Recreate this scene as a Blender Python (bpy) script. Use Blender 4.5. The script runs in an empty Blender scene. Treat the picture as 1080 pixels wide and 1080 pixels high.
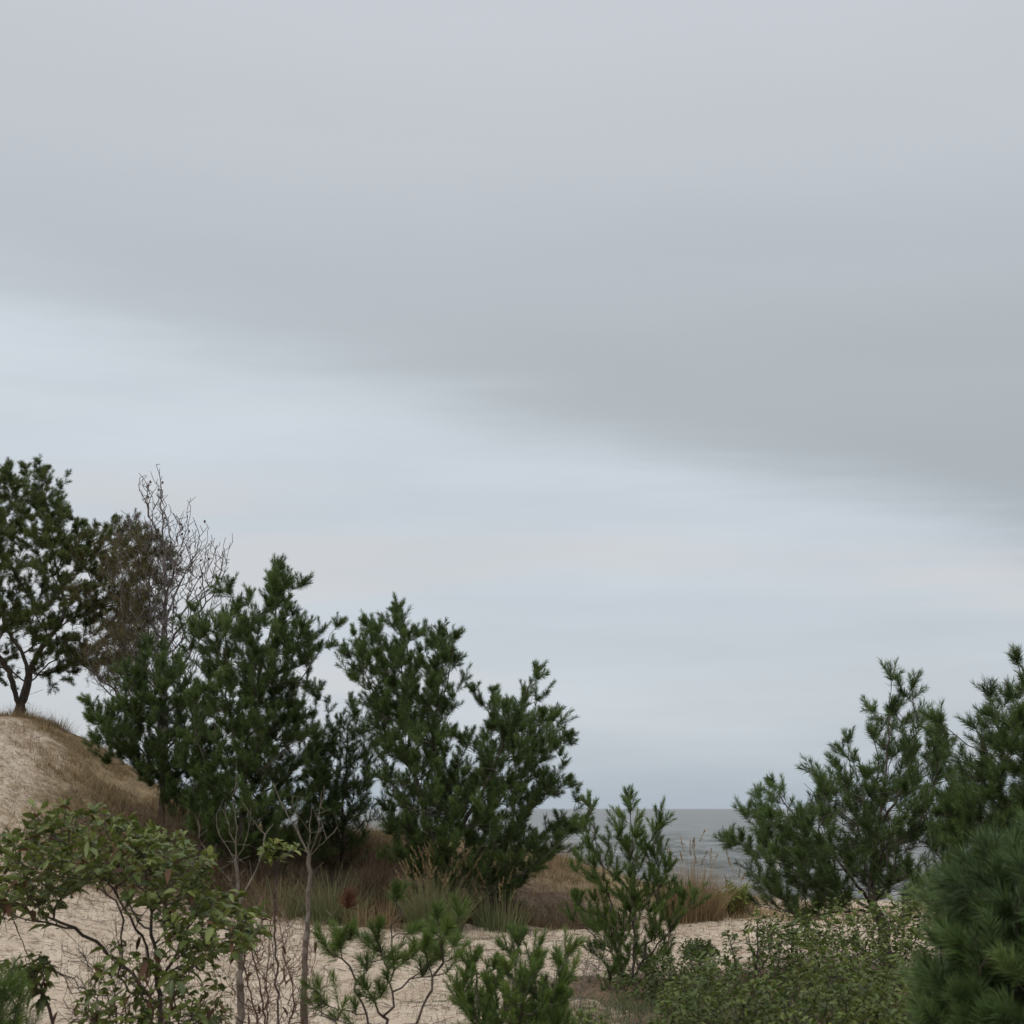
import bpy, math, random
import numpy as np
from math import radians as R
SC = bpy.context.scene
COL = SC.collection

# ------------------------------------------------------------------ camera
F = 1484.0                      # focal length in pixels of a 1080 px wide frame
CAM = np.array([0.0, 0.0, 5.0])
PITCH = math.atan((853 - 540) / F)
cd = bpy.data.cameras.new('camera')
cam = bpy.data.objects.new('camera', cd); COL.objects.link(cam)
cam.location = CAM; cam.rotation_euler = (R(90) + PITCH, 0, 0)
cd.sensor_width = 36; cd.lens = 36 * F / 1080
cd.clip_start = 0.1; cd.clip_end = 60000
cd.dof.use_dof = True; cd.dof.focus_distance = 20; cd.dof.aperture_fstop = 6.3
SC.camera = cam

# ------------------------------------------------------------------ light
def lin(r, g, b):
    f = lambda c: (c / 255 / 12.92) if c <= 10 else ((c / 255 + .055) / 1.055) ** 2.4
    return (f(r), f(g), f(b), 1)
SUN_EL, SUN_AZ = 52, 215        # a veiled sun, behind and to the left of the viewer
W = bpy.data.worlds.new('World'); SC.world = W; W.use_nodes = True
def build_world():
    nt = W.node_tree; nt.nodes.clear()
    N = nt.nodes.new; K = nt.links.new
    def m(op, a, b=None, c=None, clamp=False):
        n = N('ShaderNodeMath'); n.operation = op; n.use_clamp = clamp
        for i, v in enumerate((a, b, c)):
            if v is None: continue
            if isinstance(v, (int, float)): n.inputs[i].default_value = v
            else: K(v, n.inputs[i])
        return n.outputs[0]
    tc = N('ShaderNodeTexCoord'); sp = N('ShaderNodeSeparateXYZ'); K(tc.outputs['Generated'], sp.inputs[0])
    x, y, z = sp.outputs
    zc = m('MAXIMUM', z, 0.012)
    u = m('DIVIDE', x, zc); v = m('DIVIDE', y, zc)
    cu = N('ShaderNodeCombineXYZ'); K(u, cu.inputs[0]); K(v, cu.inputs[1])
    # noise on the plane of the cloud base
    def noise(scale, detail, rough, vec, loc=(0, 0, 0), sc=(1, 1, 1), rot=0):
        mp = N('ShaderNodeMapping'); K(vec, mp.inputs[0])
        mp.inputs['Location'].default_value = loc; mp.inputs['Scale'].default_value = sc
        mp.inputs['Rotation'].default_value = (0, 0, rot)
        n = N('ShaderNodeTexNoise'); n.inputs['Scale'].default_value = scale
        n.inputs['Detail'].default_value = detail; n.inputs['Roughness'].default_value = rough
        K(mp.outputs[0], n.inputs['Vector']); return n.outputs['Fac']
    # edge of the dark deck: line through (-.87,2.39) and (1.65,4.54)
    L = math.hypot(2.52, 2.45); nx, ny = 2.45 / L, -2.52 / L     # normal towards the viewer
    s = m('ADD', m('MULTIPLY', m('ADD', u, 0.87), nx), m('MULTIPLY', m('ADD', v, -2.60), ny))
    n1 = noise(0.55, 5, .5, cu.outputs[0], (3.1, 1.7, 0), (1, 1, 1))
    n2 = noise(2.2, 7, .6, cu.outputs[0], (1.1, 5.7, 0), (.6, 1.7, 1), R(40))
    s2 = m('ADD', s, m('ADD', m('MULTIPLY', m('SUBTRACT', n1, .5), .9), m('MULTIPLY', m('SUBTRACT', n2, .5), .45)))
    # deck mask
    mr = N('ShaderNodeMapRange'); mr.interpolation_type = 'SMOOTHERSTEP'
    K(s2, mr.inputs[0]); mr.inputs[1].default_value = -.55; mr.inputs[2].default_value = .48
    mask = mr.outputs[0]
    # deck colour, brightening away from its edge
    dr = N('ShaderNodeValToRGB'); cr = dr.color_ramp; cr.interpolation = 'EASE'
    zt = m('ADD', z, m('MULTIPLY', m('SUBTRACT', n1, .5), .10)); K(m('MULTIPLY', m('ADD', zt, -.16), 2.2, clamp=True), dr.inputs[0])
    cr.elements[0].position = 0; cr.elements[0].color = lin(176, 183, 190)
    cr.elements[1].position = 1; cr.elements[1].color = lin(218, 221, 227)
    for p, c in ((.12, (175, 182, 187)), (.28, (179, 186, 190)), (.45, (187, 193, 199)), (.63, (197, 202, 208)), (.80, (203, 207, 214))):
        e = cr.elements.new(p); e.color = lin(*c)
    # the paler layer below, by elevation
    lr = N('ShaderNodeValToRGB'); cr = lr.color_ramp; cr.interpolation = 'B_SPLINE'
    n3 = noise(1.0, 6, .55, tc.outputs['Generated'], (0, 0, 0), (3.2, 3.2, 22), 0)
    n4 = noise(1.0, 5, .5, tc.outputs['Generated'], (4, 2, 1), (1.6, 1.6, 9), 0)
    zz = m('ADD', z, m('MULTIPLY', m('SUBTRACT', n3, .5), .05))
    K(m('MULTIPLY', zz, 2.5, clamp=True), lr.inputs[0])
    cr.elements[0].position = 0; cr.elements[0].color = lin(172, 184, 196)
    cr.elements[1].position = 1; cr.elements[1].color = lin(214, 222, 231)
    for p, c in ((.07, (184, 194, 203)), (.17, (198, 204, 210)), (.28, (198, 206, 213)), (.42, (202, 210, 218)), (.6, (207, 215, 223))):
        e = cr.elements.new(p); e.color = lin(*c)
    hs = N('ShaderNodeMixRGB'); hs.blend_type = 'MULTIPLY'; hs.inputs[0].default_value = 1
    g = m('ADD', m('MULTIPLY', n4, .24), .88); gg = m('ADD', m('MULTIPLY', n3, .22), .89)
    gm = m('MULTIPLY', g, gg)
    K(lr.outputs[0], hs.inputs[1]); K(gm, hs.inputs[2])
    n5 = noise(1.0, 4, .5, tc.outputs['Generated'], (7, 3, 2), (1.8, 1.8, 16), 0)
    c1 = N('ShaderNodeMapRange'); c1.interpolation_type = 'SMOOTHSTEP'; K(n5, c1.inputs[0]); c1.inputs[1].default_value = .44; c1.inputs[2].default_value = .62
    c2 = N('ShaderNodeMapRange'); c2.interpolation_type = 'SMOOTHSTEP'; K(z, c2.inputs[0]); c2.inputs[1].default_value = .02; c2.inputs[2].default_value = .07
    c3 = N('ShaderNodeMapRange'); c3.interpolation_type = 'SMOOTHSTEP'; K(z, c3.inputs[0]); c3.inputs[1].default_value = .34; c3.inputs[2].default_value = .12
    cm = N('ShaderNodeMixRGB'); K(m('MULTIPLY', m('MULTIPLY', c1.outputs[0], c2.outputs[0]), m('MULTIPLY', c3.outputs[0], .8)), cm.inputs[0]); K(hs.outputs[0], cm.inputs[1]); cm.inputs[2].default_value = lin(211, 211, 212)
    hs = cm
    hd = N('ShaderNodeMixRGB'); hd.blend_type = 'MULTIPLY'; hd.inputs[0].default_value = 1
    gd = m('ADD', m('MULTIPLY', m('ADD', n1, n2), .05), .95)
    K(dr.outputs[0], hd.inputs[1]); K(gd, hd.inputs[2])
    mx = N('ShaderNodeMixRGB'); K(mask, mx.inputs[0]); K(hs.outputs[0], mx.inputs[1]); K(hd.outputs[0], mx.inputs[2])
    b1 = N('ShaderNodeBackground'); K(mx.outputs[0], b1.inputs[0]); zr = N('ShaderNodeMapRange'); zr.interpolation_type = 'SMOOTHSTEP'; K(z, zr.inputs[0]); zr.inputs[1].default_value = .56; zr.inputs[2].default_value = .9; zr.inputs[3].default_value = 1; zr.inputs[4].default_value = 2.1; K(zr.outputs[0], b1.inputs[1])   # gain added to the unseen sky overhead, to lift light on the ground
    sk = N('ShaderNodeTexSky'); sk.sky_type = 'NISHITA'; sk.sun_disc = False
    sk.sun_elevation = R(SUN_EL); sk.sun_rotation = R(SUN_AZ)
    b0 = N('ShaderNodeBackground'); K(sk.outputs[0], b0.inputs[0]); b0.inputs[1].default_value = .1
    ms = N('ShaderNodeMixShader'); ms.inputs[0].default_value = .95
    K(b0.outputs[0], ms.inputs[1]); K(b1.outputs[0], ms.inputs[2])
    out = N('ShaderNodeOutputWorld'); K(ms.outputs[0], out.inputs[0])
build_world()
sd = bpy.data.lights.new('sun', 'SUN'); sd.energy = 1.5; sd.angle = R(25); sd.color = (1, .94, .84)
sun = bpy.data.objects.new('sun', sd); COL.objects.link(sun)
sun.rotation_euler = (R(90 - SUN_EL), 0, R(180 - SUN_AZ))
SC.view_settings.view_transform = 'Standard'; SC.view_settings.look = 'None'
SC.view_settings.exposure = 0.0; SC.view_settings.gamma = 1

# ------------------------------------------------------------------ helpers
def P(px, py, Y):
    """point seen at a pixel, on the vertical plane at distance Y"""
    a = (px - 540) / F; b = -(py - 540) / F
    c, s = math.cos(PITCH), math.sin(PITCH)
    dy = c - b * s; dz = s + b * c
    return np.array([a / dy * Y, Y, CAM[2] + dz / dy * Y])
def nrm(v): return v / (np.linalg.norm(v, axis=-1, keepdims=True) + 1e-9)

def mesh_obj(name, V, faces_n, idx, mat, parent=None, tint=None, smooth=False, loc=None):
    """V (n,3); idx flat corner indices; faces_n = corners per face (int) or array"""
    V = np.asarray(V, dtype=np.float32)
    if loc is not None: V = V - np.asarray(loc, dtype=np.float32)
    me = bpy.data.meshes.new(name)
    idx = np.asarray(idx, dtype=np.int32).ravel()
    if isinstance(faces_n, int):
        nf = len(idx) // faces_n; ls = np.arange(nf, dtype=np.int32) * faces_n
    else:
        fn = np.asarray(faces_n, dtype=np.int32); nf = len(fn); ls = np.concatenate([[0], np.cumsum(fn)[:-1]]).astype(np.int32)
    me.vertices.add(len(V)); me.vertices.foreach_set('co', V.ravel())
    me.loops.add(len(idx)); me.loops.foreach_set('vertex_index', idx)
    me.polygons.add(nf); me.polygons.foreach_set('loop_start', ls)
    me.update(calc_edges=True); me.validate()
    if smooth: me.polygons.foreach_set('use_smooth', np.ones(nf, dtype=bool))
    if tint is not None:
        at = me.attributes.new('tint', 'FLOAT', 'POINT'); at.data.foreach_set('value', np.asarray(tint, dtype=np.float32))
    me.materials.append(mat)
    o = bpy.data.objects.new(name, me); COL.objects.link(o)
    if parent is not None: o.parent = parent
    elif loc is not None: o.location = loc
    return o
def tag(o, label=None, cat=None, group=None, kind=None):
    if label: o['label'] = label
    if cat: o['category'] = cat
    if group: o['group'] = group
    if kind: o['kind'] = kind
    return o
def empty(name, loc):
    o = bpy.data.objects.new(name, None); COL.objects.link(o); o.location = loc; o.empty_display_size = .2
    return o

# value noise
def vnoise(x, y, seed=0):
    xi = np.floor(x).astype(np.int64); yi = np.floor(y).astype(np.int64)
    xf = x - xi; yf = y - yi
    def h(a, b):
        n = (a * 374761393 + b * 668265263 + seed * 974634777) & 0xffffffff
        n = ((n ^ (n >> 13)) * 1274126177) & 0xffffffff
        return ((n ^ (n >> 16)) & 0xffff) / 65535.0
    sx = xf * xf * (3 - 2 * xf); sy = yf * yf * (3 - 2 * yf)
    a = h(xi, yi) * (1 - sx) + h(xi + 1, yi) * sx
    b = h(xi, yi + 1) * (1 - sx) + h(xi + 1, yi + 1) * sx
    return a * (1 - sy) + b * sy
def fbm(x, y, seed=0, o=4):
    r = 0; a = .5
    for i in range(o):
        r = r + a * vnoise(x, y, seed + i); x = x * 2.03 + 3.1; y = y * 2.03 + 7.7; a *= .5
    return r / (1 - .5 ** o)

# ------------------------------------------------------------------ materials
def base_mat(name):
    m = bpy.data.materials.new(name); m.use_nodes = True
    nt = m.node_tree; b = nt.nodes['Principled BSDF']; return m, nt, b
def mat_tint(name, cols, rough=.6, transl=0.0, spec=.3, nscale=3.0):
    """colour ramp driven by the 'tint' attribute plus a little object-space noise"""
    m, nt, b = base_mat(name)
    at = nt.nodes.new('ShaderNodeAttribute'); at.attribute_name = 'tint'
    ns = nt.nodes.new('ShaderNodeTexNoise'); ns.inputs['Scale'].default_value = nscale; ns.inputs['Detail'].default_value = 3
    tc = nt.nodes.new('ShaderNodeTexCoord'); nt.links.new(tc.outputs['Object'], ns.inputs['Vector'])
    ma = nt.nodes.new('ShaderNodeMath'); ma.operation = 'MULTIPLY_ADD'; ma.inputs[1].default_value = .5; 
    mb = nt.nodes.new('ShaderNodeMath'); mb.operation = 'SUBTRACT'; mb.inputs[1].default_value = .25
    nt.links.new(ns.outputs['Fac'], ma.inputs[0]); nt.links.new(at.outputs['Fac'], ma.inputs[2]); nt.links.new(ma.outputs[0], mb.inputs[0])
    cr = nt.nodes.new('ShaderNodeValToRGB'); nt.links.new(mb.outputs[0], cr.inputs[0])
    els = cr.color_ramp.elements
    els[0].position = 0; els[0].color = (*cols[0], 1); els[1].position = 1; els[1].color = (*cols[-1], 1)
    for i, c in enumerate(cols[1:-1]): els.new((i + 1) / (len(cols) - 1)).color = (*c, 1)
    nt.links.new(cr.outputs[0], b.inputs['Base Color'])
    b.inputs['Roughness'].default_value = rough; b.inputs['Specular IOR Level'].default_value = spec
    if transl > 0:
        tr = nt.nodes.new('ShaderNodeBsdfTranslucent'); nt.links.new(cr.outputs[0], tr.inputs[0])
        mx = nt.nodes.new('ShaderNodeMixShader'); mx.inputs[0].default_value = transl
        nt.links.new(b.outputs[0], mx.inputs[1]); nt.links.new(tr.outputs[0], mx.inputs[2])
        nt.links.new(mx.outputs[0], nt.nodes['Material Output'].inputs[0])
    return m
def mat_bark(name, c1, c2, scale=14):
    m, nt, b = base_mat(name)
    tc = nt.nodes.new('ShaderNodeTexCoord'); mp = nt.nodes.new('ShaderNodeMapping'); mp.inputs['Scale'].default_value = (1, 1, .35)
    nt.links.new(tc.outputs['Object'], mp.inputs[0])
    ns = nt.nodes.new('ShaderNodeTexNoise'); ns.inputs['Scale'].default_value = scale; ns.inputs['Detail'].default_value = 6
    ns.inputs['Roughness'].default_value = .65; nt.links.new(mp.outputs[0], ns.inputs['Vector'])
    cr = nt.nodes.new('ShaderNodeValToRGB'); nt.links.new(ns.outputs['Fac'], cr.inputs[0])
    cr.color_ramp.elements[0].position = .35; cr.color_ramp.elements[0].color = (*c1, 1)
    cr.color_ramp.elements[1].position = .65; cr.color_ramp.elements[1].color = (*c2, 1)
    nt.links.new(cr.outputs[0], b.inputs['Base Color']); b.inputs['Roughness'].default_value = .9
    bp = nt.nodes.new('ShaderNodeBump'); bp.inputs['Strength'].default_value = .6; bp.inputs['Distance'].default_value = .01
    nt.links.new(ns.outputs['Fac'], bp.inputs['Height']); nt.links.new(bp.outputs[0], b.inputs['Normal'])
    return m
M = {}
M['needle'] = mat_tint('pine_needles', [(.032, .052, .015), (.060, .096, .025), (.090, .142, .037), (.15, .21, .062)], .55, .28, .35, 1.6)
M['needle_old'] = mat_tint('old_pine_needles', [(.045, .062, .018), (.078, .105, .030), (.11, .145, .040), (.15, .18, .06)], .6, .28, .3, 1.6)
M['needle_near'] = mat_tint('near_pine_needles', [(.034, .056, .020), (.060, .100, .032), (.095, .155, .045), (.17, .23, .075)], .5, .25, .4, 6)
M['needle_young'] = mat_tint('young_pine_needles', [(.038, .068, .014), (.072, .118, .024), (.11, .17, .034), (.18, .23, .055)], .5, .28, .35)
M['needle_brown'] = mat_tint('dying_pine_needles', [(.075, .062, .030), (.115, .092, .046), (.125, .115, .048), (.085, .105, .035)], .8, .2, .2)
M['needle_red'] = mat_tint('dead_red_needles', [(.06, .025, .014), (.11, .045, .026), (.15, .075, .04)], .8, .1, .2)
M['bark'] = mat_bark('pine_bark', (.035, .028, .024), (.11, .09, .075))
M['bark_dead'] = mat_bark('weathered_bark', (.06, .052, .05), (.16, .14, .135))
M['bark_pale'] = mat_bark('pale_stem_bark', (.07, .058, .047), (.19, .16, .13))
M['bark_dark'] = mat_bark('dark_shrub_bark', (.025, .018, .015), (.075, .055, .045))
M['bark_red'] = mat_bark('reddish_stem_bark', (.07, .035, .025), (.17, .09, .065))
M['leaf'] = mat_tint('broad_leaves', [(.032, .050, .011), (.074, .102, .020), (.125, .155, .032), (.23, .245, .060)], .45, .3, .4, 9)
M['leaf_brown'] = mat_tint('withered_leaves', [(.035, .018, .010), (.09, .045, .025), (.16, .10, .05)], .7, .2, .2, 6)
M['leaf_small'] = mat_tint('small_leaves', [(.036, .054, .014), (.076, .106, .025), (.122, .156, .037), (.21, .235, .062)], .5, .32, .3, 2)
M['leaf_yellow'] = mat_tint('yellow_green_leaves', [(.08, .11, .02), (.15, .19, .035), (.24, .26, .06)], .5, .3, .3, 2)
M['grass_tan'] = mat_tint('dry_grass', [(.11, .075, .042), (.22, .155, .085), (.33, .25, .14), (.45, .36, .22)], .8, .2, .2, 2)
M['grass_green'] = mat_tint('grey_green_grass', [(.045, .065, .028), (.10, .13, .055), (.17, .19, .09), (.27, .25, .13)], .7, .25, .2, 2)
M['grass_brown'] = mat_tint('brown_brush', [(.036, .025, .018), (.075, .050, .034), (.13, .090, .060), (.20, .155, .10)], .9, .1, .15, 2)
M['cone'] = mat_bark('cone_scales', (.05, .035, .03), (.12, .09, .075), 60)

# ------------------------------------------------------------------ terrain
def sstep(a, b, x):
    t = np.clip((x - a) / (b - a), 0, 1); return t * t * (3 - 2 * t)
YC = 24.5
def P_x(px, Y): return P(px, 880, Y)[0]
_cr = [(-500, 700), (-200, 722), (0, 751), (40, 758), (80, 775), (115, 797), (150, 822), (200, 850), (260, 868), (330, 877), (400, 878), (470, 885), (540, 896), (600, 907), (650, 925), (700, 944), (760, 958), (850, 960), (1000, 955), (1300, 950), (2000, 940)]
CX = np.array([P(a, b, YC)[0] for a, b in _cr]); CZ = np.array([P(a, b, YC)[2] for a, b in _cr])
BY = np.array([-200, 0, 6, 10, 13, 16, 20, YC, 28, 33, 40, 50, 62, 90, 200, 50000.])
BZ = np.array([3.2, 3.25, 3.3, 3.34, 3.38, 3.40, 3.44, 3.45, 3.2, 2.4, 1.3, .35, -.6, -2, -6, -60.])
def height(x, y, detail=True):
    x = np.asarray(x, dtype=float); y = np.asarray(y, dtype=float)
    b = np.interp(y, BY, BZ)
    # bowed crest line
    cz = np.zeros_like(x)
    for k, w in ((-.5, .2), (0, .6), (.5, .2)): cz = cz + w * np.interp(x + k, CX, CZ)
    up = np.maximum(cz - 3.45, 0)
    left = sstep(-1, -8.5, x)
    yc = YC + .4 * np.sin(x * .7)
    front = 3.0 + 5.8 * left
    g = np.where(y < yc, np.exp(-((yc - y) / front) ** 2 * 1.1), np.exp(-((y - yc) / 5.0) ** 2))
    z = b + up * g
    z = z + (fbm(x * .33, y * .33, 5) - .5) * .30 * sstep(60, 25, np.abs(y)) * sstep(3, 9, np.hypot(x, y - YC) + 4)
    if detail:
        n = sstep(45, 30, y)
        z = z + n * ((fbm(x * 1.7, y * 1.7, 9, 3) - .5) * .10 + (fbm(x * 5.5, y * 5.5, 21, 3) - .5) * .065 - .035 * sstep(.62, .8, vnoise(x * 3.1, y * 2.6, 77)))
    return z
def axis(segs):
    out = []
    for a, b, d in segs: out += list(np.arange(a, b, d))
    return np.array(out + [segs[-1][1]])
gx = axis([(-40000, -4000, 6000), (-4000, -400, 600), (-400, -60, 40), (-60, -20, 2), (-20, -11, .3), (-11, 11, .06), (11, 20, .3), (20, 60, 2), (60, 400, 40), (400, 4000, 600), (4000, 40000, 6000)])
gy = axis([(-3000, -200, 400), (-200, -20, 20), (-20, 8, .7), (8, 27, .06), (27, 40, .25), (40, 100, 2), (100, 1000, 100), (1000, 45000, 8000)])
X, Y = np.meshgrid(gx, gy)
Z = height(X, Y)
nx_, ny_ = len(gx), len(gy)
V = np.stack([X.ravel(), Y.ravel(), Z.ravel()], 1)
i = (np.arange(ny_ - 1)[:, None] * nx_ + np.arange(nx_ - 1)[None, :]).ravel()
Q = np.stack([i, i + 1, i + nx_ + 1, i + nx_], 1)
def blob(x, y, cx, cy, rx, ry): return np.exp(-((x - cx) / rx) ** 2 - ((y - cy) / ry) ** 2)
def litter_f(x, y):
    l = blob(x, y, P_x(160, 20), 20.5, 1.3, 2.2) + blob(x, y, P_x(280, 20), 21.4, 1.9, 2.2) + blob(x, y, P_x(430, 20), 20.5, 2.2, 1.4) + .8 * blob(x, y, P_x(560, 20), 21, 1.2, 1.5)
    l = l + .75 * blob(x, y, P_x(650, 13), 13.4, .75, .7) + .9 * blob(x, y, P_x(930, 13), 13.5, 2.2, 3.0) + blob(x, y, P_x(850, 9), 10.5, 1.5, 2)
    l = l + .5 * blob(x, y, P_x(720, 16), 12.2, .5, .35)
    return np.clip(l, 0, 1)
def grass_f(x, y):
    g = .95 * blob(x, y, P_x(125, 22), 21.8, 1.3, 3.2) + .8 * blob(x, y, P_x(40, 24), 24.5, 3, .8) + .7 * blob(x, y, P_x(600, 24), 23.5, 1.9, 1.6) + .75 * blob(x, y, P_x(740, 21), 22, 2.4, 1.5) + .7 * blob(x, y, P_x(410, 24), 24, 2, 1.2)
    g = g + .9 * blob(x, y, P_x(330, 24), 23.8, 4.2, 1.5) + .4 * blob(x, y, P_x(300, 19), 19.6, 3, .7)
    return np.clip(g, 0, 1)
def ground_mat():
    m, nt, b = base_mat('dune_sand'); N = nt.nodes.new; K = nt.links.new
    tc = N('ShaderNodeTexCoord')
    def noise(s, d=5, r=.6, sc=(1, 1, 1)):
        mp = N('ShaderNodeMapping'); mp.inputs['Scale'].default_value = sc; K(tc.outputs['Object'], mp.inputs[0])
        n = N('ShaderNodeTexNoise'); n.inputs['Scale'].default_value = s; n.inputs['Detail'].default_value = d; n.inputs['Roughness'].default_value = r
        K(mp.outputs[0], n.inputs['Vector']); return n.outputs['Fac']
    def ramp(f, els):
        c = N('ShaderNodeValToRGB'); K(f, c.inputs[0]); e = c.color_ramp.elements
        e[0].position, e[0].color = els[0][0], (*els[0][1], 1); e[1].position, e[1].color = els[-1][0], (*els[-1][1], 1)
        for p, col in els[1:-1]: q = e.new(p); q.color = (*col, 1)
        return c.outputs[0]
    def mix(f, a, c):
        x = N('ShaderNodeMixRGB'); K(f, x.inputs[0]); K(a, x.inputs[1]); K(c, x.inputs[2]); return x.outputs[0]
    def attr(n): a = N('ShaderNodeAttribute'); a.attribute_name = n; return a.outputs['Fac']
    def thr(f, a, c):
        r = N('ShaderNodeMapRange'); r.interpolation_type = 'SMOOTHSTEP'; K(f, r.inputs[0]); r.inputs[1].default_value = a; r.inputs[2].default_value = c; return r.outputs[0]
    def mth(op, a, c):
        x = N('ShaderNodeMath'); x.operation = op
        for i, v in enumerate((a, c)):
            if isinstance(v, (int, float)): x.inputs[i].default_value = v
            else: K(v, x.inputs[i])
        return x.outputs[0]
    sand = ramp(noise(2.5, 6, .7), [(.3, (.40, .32, .24)), (.5, (.51, .42, .325)), (.7, (.60, .505, .40))])
    fine = noise(38, 4, .7)
    sand2 = mix(thr(fine, .56, .66), sand, ramp(noise(9), [(.3, (.22, .15, .10)), (.7, (.33, .25, .17))]))
    # dark specks and streaks of drift litter
    st = noise(6, 6, .72, (1, 2.3, 1))
    sand3 = mix(mth('MULTIPLY', thr(st, .50, .62), .72), sand2, ramp(noise(15), [(.3, (.12, .075, .05)), (.7, (.24, .16, .10))]))
    gr = mth('ADD', attr('grass'), mth('MULTIPLY', mth('SUBTRACT', noise(3.3, 6, .7), .5), 1.6))
    c4 = mix(mth('MULTIPLY', thr(gr, .30, .75), .85), sand3, ramp(noise(12, 5, .7), [(.3, (.12, .085, .045)), (.5, (.22, .16, .08)), (.7, (.32, .245, .14))]))
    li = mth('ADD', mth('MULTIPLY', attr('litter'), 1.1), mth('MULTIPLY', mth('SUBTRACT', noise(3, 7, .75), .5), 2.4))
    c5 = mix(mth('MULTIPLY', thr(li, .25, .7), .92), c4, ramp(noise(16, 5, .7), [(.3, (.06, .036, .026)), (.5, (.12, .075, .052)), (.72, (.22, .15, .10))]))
    K(c5, b.inputs['Base Color']); b.inputs['Roughness'].default_value = .95; b.inputs['Specular IOR Level'].default_value = .15
    h = mth('ADD', mth('MULTIPLY', fine, .3), noise(11, 6, .65))
    bp = N('ShaderNodeBump'); bp.inputs['Strength'].default_value = .9; bp.inputs['Distance'].default_value = .07
    K(h, bp.inputs['Height']); K(bp.outputs[0], b.inputs['Normal'])
    return m
ground = mesh_obj('ground', V, 4, Q, ground_mat(), smooth=True); tag(ground, kind='structure')
for nm, f in (('litter', litter_f), ('grass', grass_f)):
    a = ground.data.attributes.new(nm, 'FLOAT', 'POINT'); a.data.foreach_set('value', f(V[:, 0], V[:, 1]).astype(np.float32))
def gz(x, y): return float(height(np.array([x]), np.array([y]))[0])

# ------------------------------------------------------------------ sea
def build_sea():
    ys = [44.0]
    while ys[-1] < 1500: ys.append(ys[-1] + max(.16, ys[-1] ** 2 / 5.0 / F * .32))
    ys += [1700, 2200, 3000, 5000, 9000, 16000, 45000]
    ys = np.array(ys)
    us = np.concatenate([[-30, -8, -3, -1.2, -.7], np.linspace(-.42, .42, 560), [.7, 1.2, 3, 8, 30]])
    U, Yg = np.meshgrid(us, ys); Xg = U * Yg
    rng = np.random.default_rng(4); Zg = np.zeros_like(Xg)
    dsp = np.gradient(ys)[:, None]
    for k in range(44):
        lam = .7 * 1.07 ** k * rng.uniform(.9, 1.1)
        if lam > 11: break
        th = rng.normal(math.radians(-68), .5)
        kx, ky = math.cos(th), math.sin(th)
        a = .034 * lam ** .72
        fade = np.clip((lam / (dsp * 3.2)), 0, 1) ** 2
        ph = (Xg * kx + Yg * ky) * 2 * math.pi / lam + rng.uniform(0, 6.28)
        w = np.sin(ph); Zg += a * fade * (1 - 2 * np.abs(np.sin(ph / 2 ))) * .8 * (.4 + 1.2 * fbm(Xg / (lam * 6), Yg / (lam * 6), k + 40, 2))
    n1, n2 = len(us), len(ys)
    V = np.stack([Xg.ravel(), Yg.ravel(), Zg.ravel()], 1)
    i = (np.arange(n2 - 1)[:, None] * n1 + np.arange(n1 - 1)[None, :]).ravel()
    Q = np.stack([i, i + 1, i + n1 + 1, i + n1], 1)
    m, nt, b = base_mat('choppy_sea'); N = nt.nodes.new; K = nt.links.new
    tc = N('ShaderNodeTexCoord')
    def noise(s, d, r, sc):
        mp = N('ShaderNodeMapping'); mp.inputs['Scale'].default_value = sc; mp.inputs['Rotation'].default_value = (0, 0, R(20)); K(tc.outputs['Object'], mp.inputs[0])
        n = N('ShaderNodeTexNoise'); n.inputs['Scale'].default_value = s; n.inputs['Detail'].default_value = d; n.inputs['Roughness'].default_value = r
        K(mp.outputs[0], n.inputs['Vector']); return n.outputs['Fac']
    cr = N('ShaderNodeValToRGB'); K(noise(.30, 8, .72, (.30, 1, 1)), cr.inputs[0])
    e = cr.color_ramp.elements; e[0].position = .36; e[0].color = (.050, .058, .056, 1); e[1].position = .64; e[1].color = (.20, .21, .20, 1)
    # whitecaps: foam is a real white patch on the crest
    f1 = N('ShaderNodeMapRange'); K(noise(.35, 5, .6, (.35, 1, 1)), f1.inputs[0]); f1.inputs[1].default_value = .655; f1.inputs[2].default_value = .69
    mx = N('ShaderNodeMixRGB'); K(f1.outputs[0], mx.inputs[0]); K(cr.outputs[0], mx.inputs[1]); mx.inputs[2].default_value = (.62, .64, .64, 1)
    K(mx.outputs[0], b.inputs['Base Color']); b.inputs['Roughness'].default_value = .35; b.inputs['IOR'].default_value = 1.33
    bp = N('ShaderNodeBump'); bp.inputs['Strength'].default_value = 1; bp.inputs['Distance'].default_value = .40
    K(noise(1.8, 6, .6, (.5, 1, 1)), bp.inputs['Height']); K(bp.outputs[0], b.inputs['Normal'])
    o = mesh_obj('sea', V, 4, Q, m, smooth=True); tag(o, kind='structure')
build_sea()

# ------------------------------------------------------------------ plant building
def inside(poly, x, y):
    poly = np.asarray(poly, float); r = np.zeros(len(x), bool); j = len(poly) - 1
    for i in range(len(poly)):
        xi, yi = poly[i]; xj, yj = poly[j]
        c = ((yi > y) != (yj > y)) & (x < (xj - xi) * (y - yi) / (yj - yi + 1e-12) + xi); r ^= c; j = i
    return r
def edist(poly, x, y):
    poly = np.asarray(poly, float); d = np.full(len(x), 1e9)
    for i in range(len(poly)):
        a = poly[i - 1]; b = poly[i]; ab = b - a; t = np.clip(((x - a[0]) * ab[0] + (y - a[1]) * ab[1]) / (ab @ ab + 1e-12), 0, 1)
        d = np.minimum(d, np.hypot(x - a[0] - t * ab[0], y - a[1] - t * ab[1]))
    return d

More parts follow.
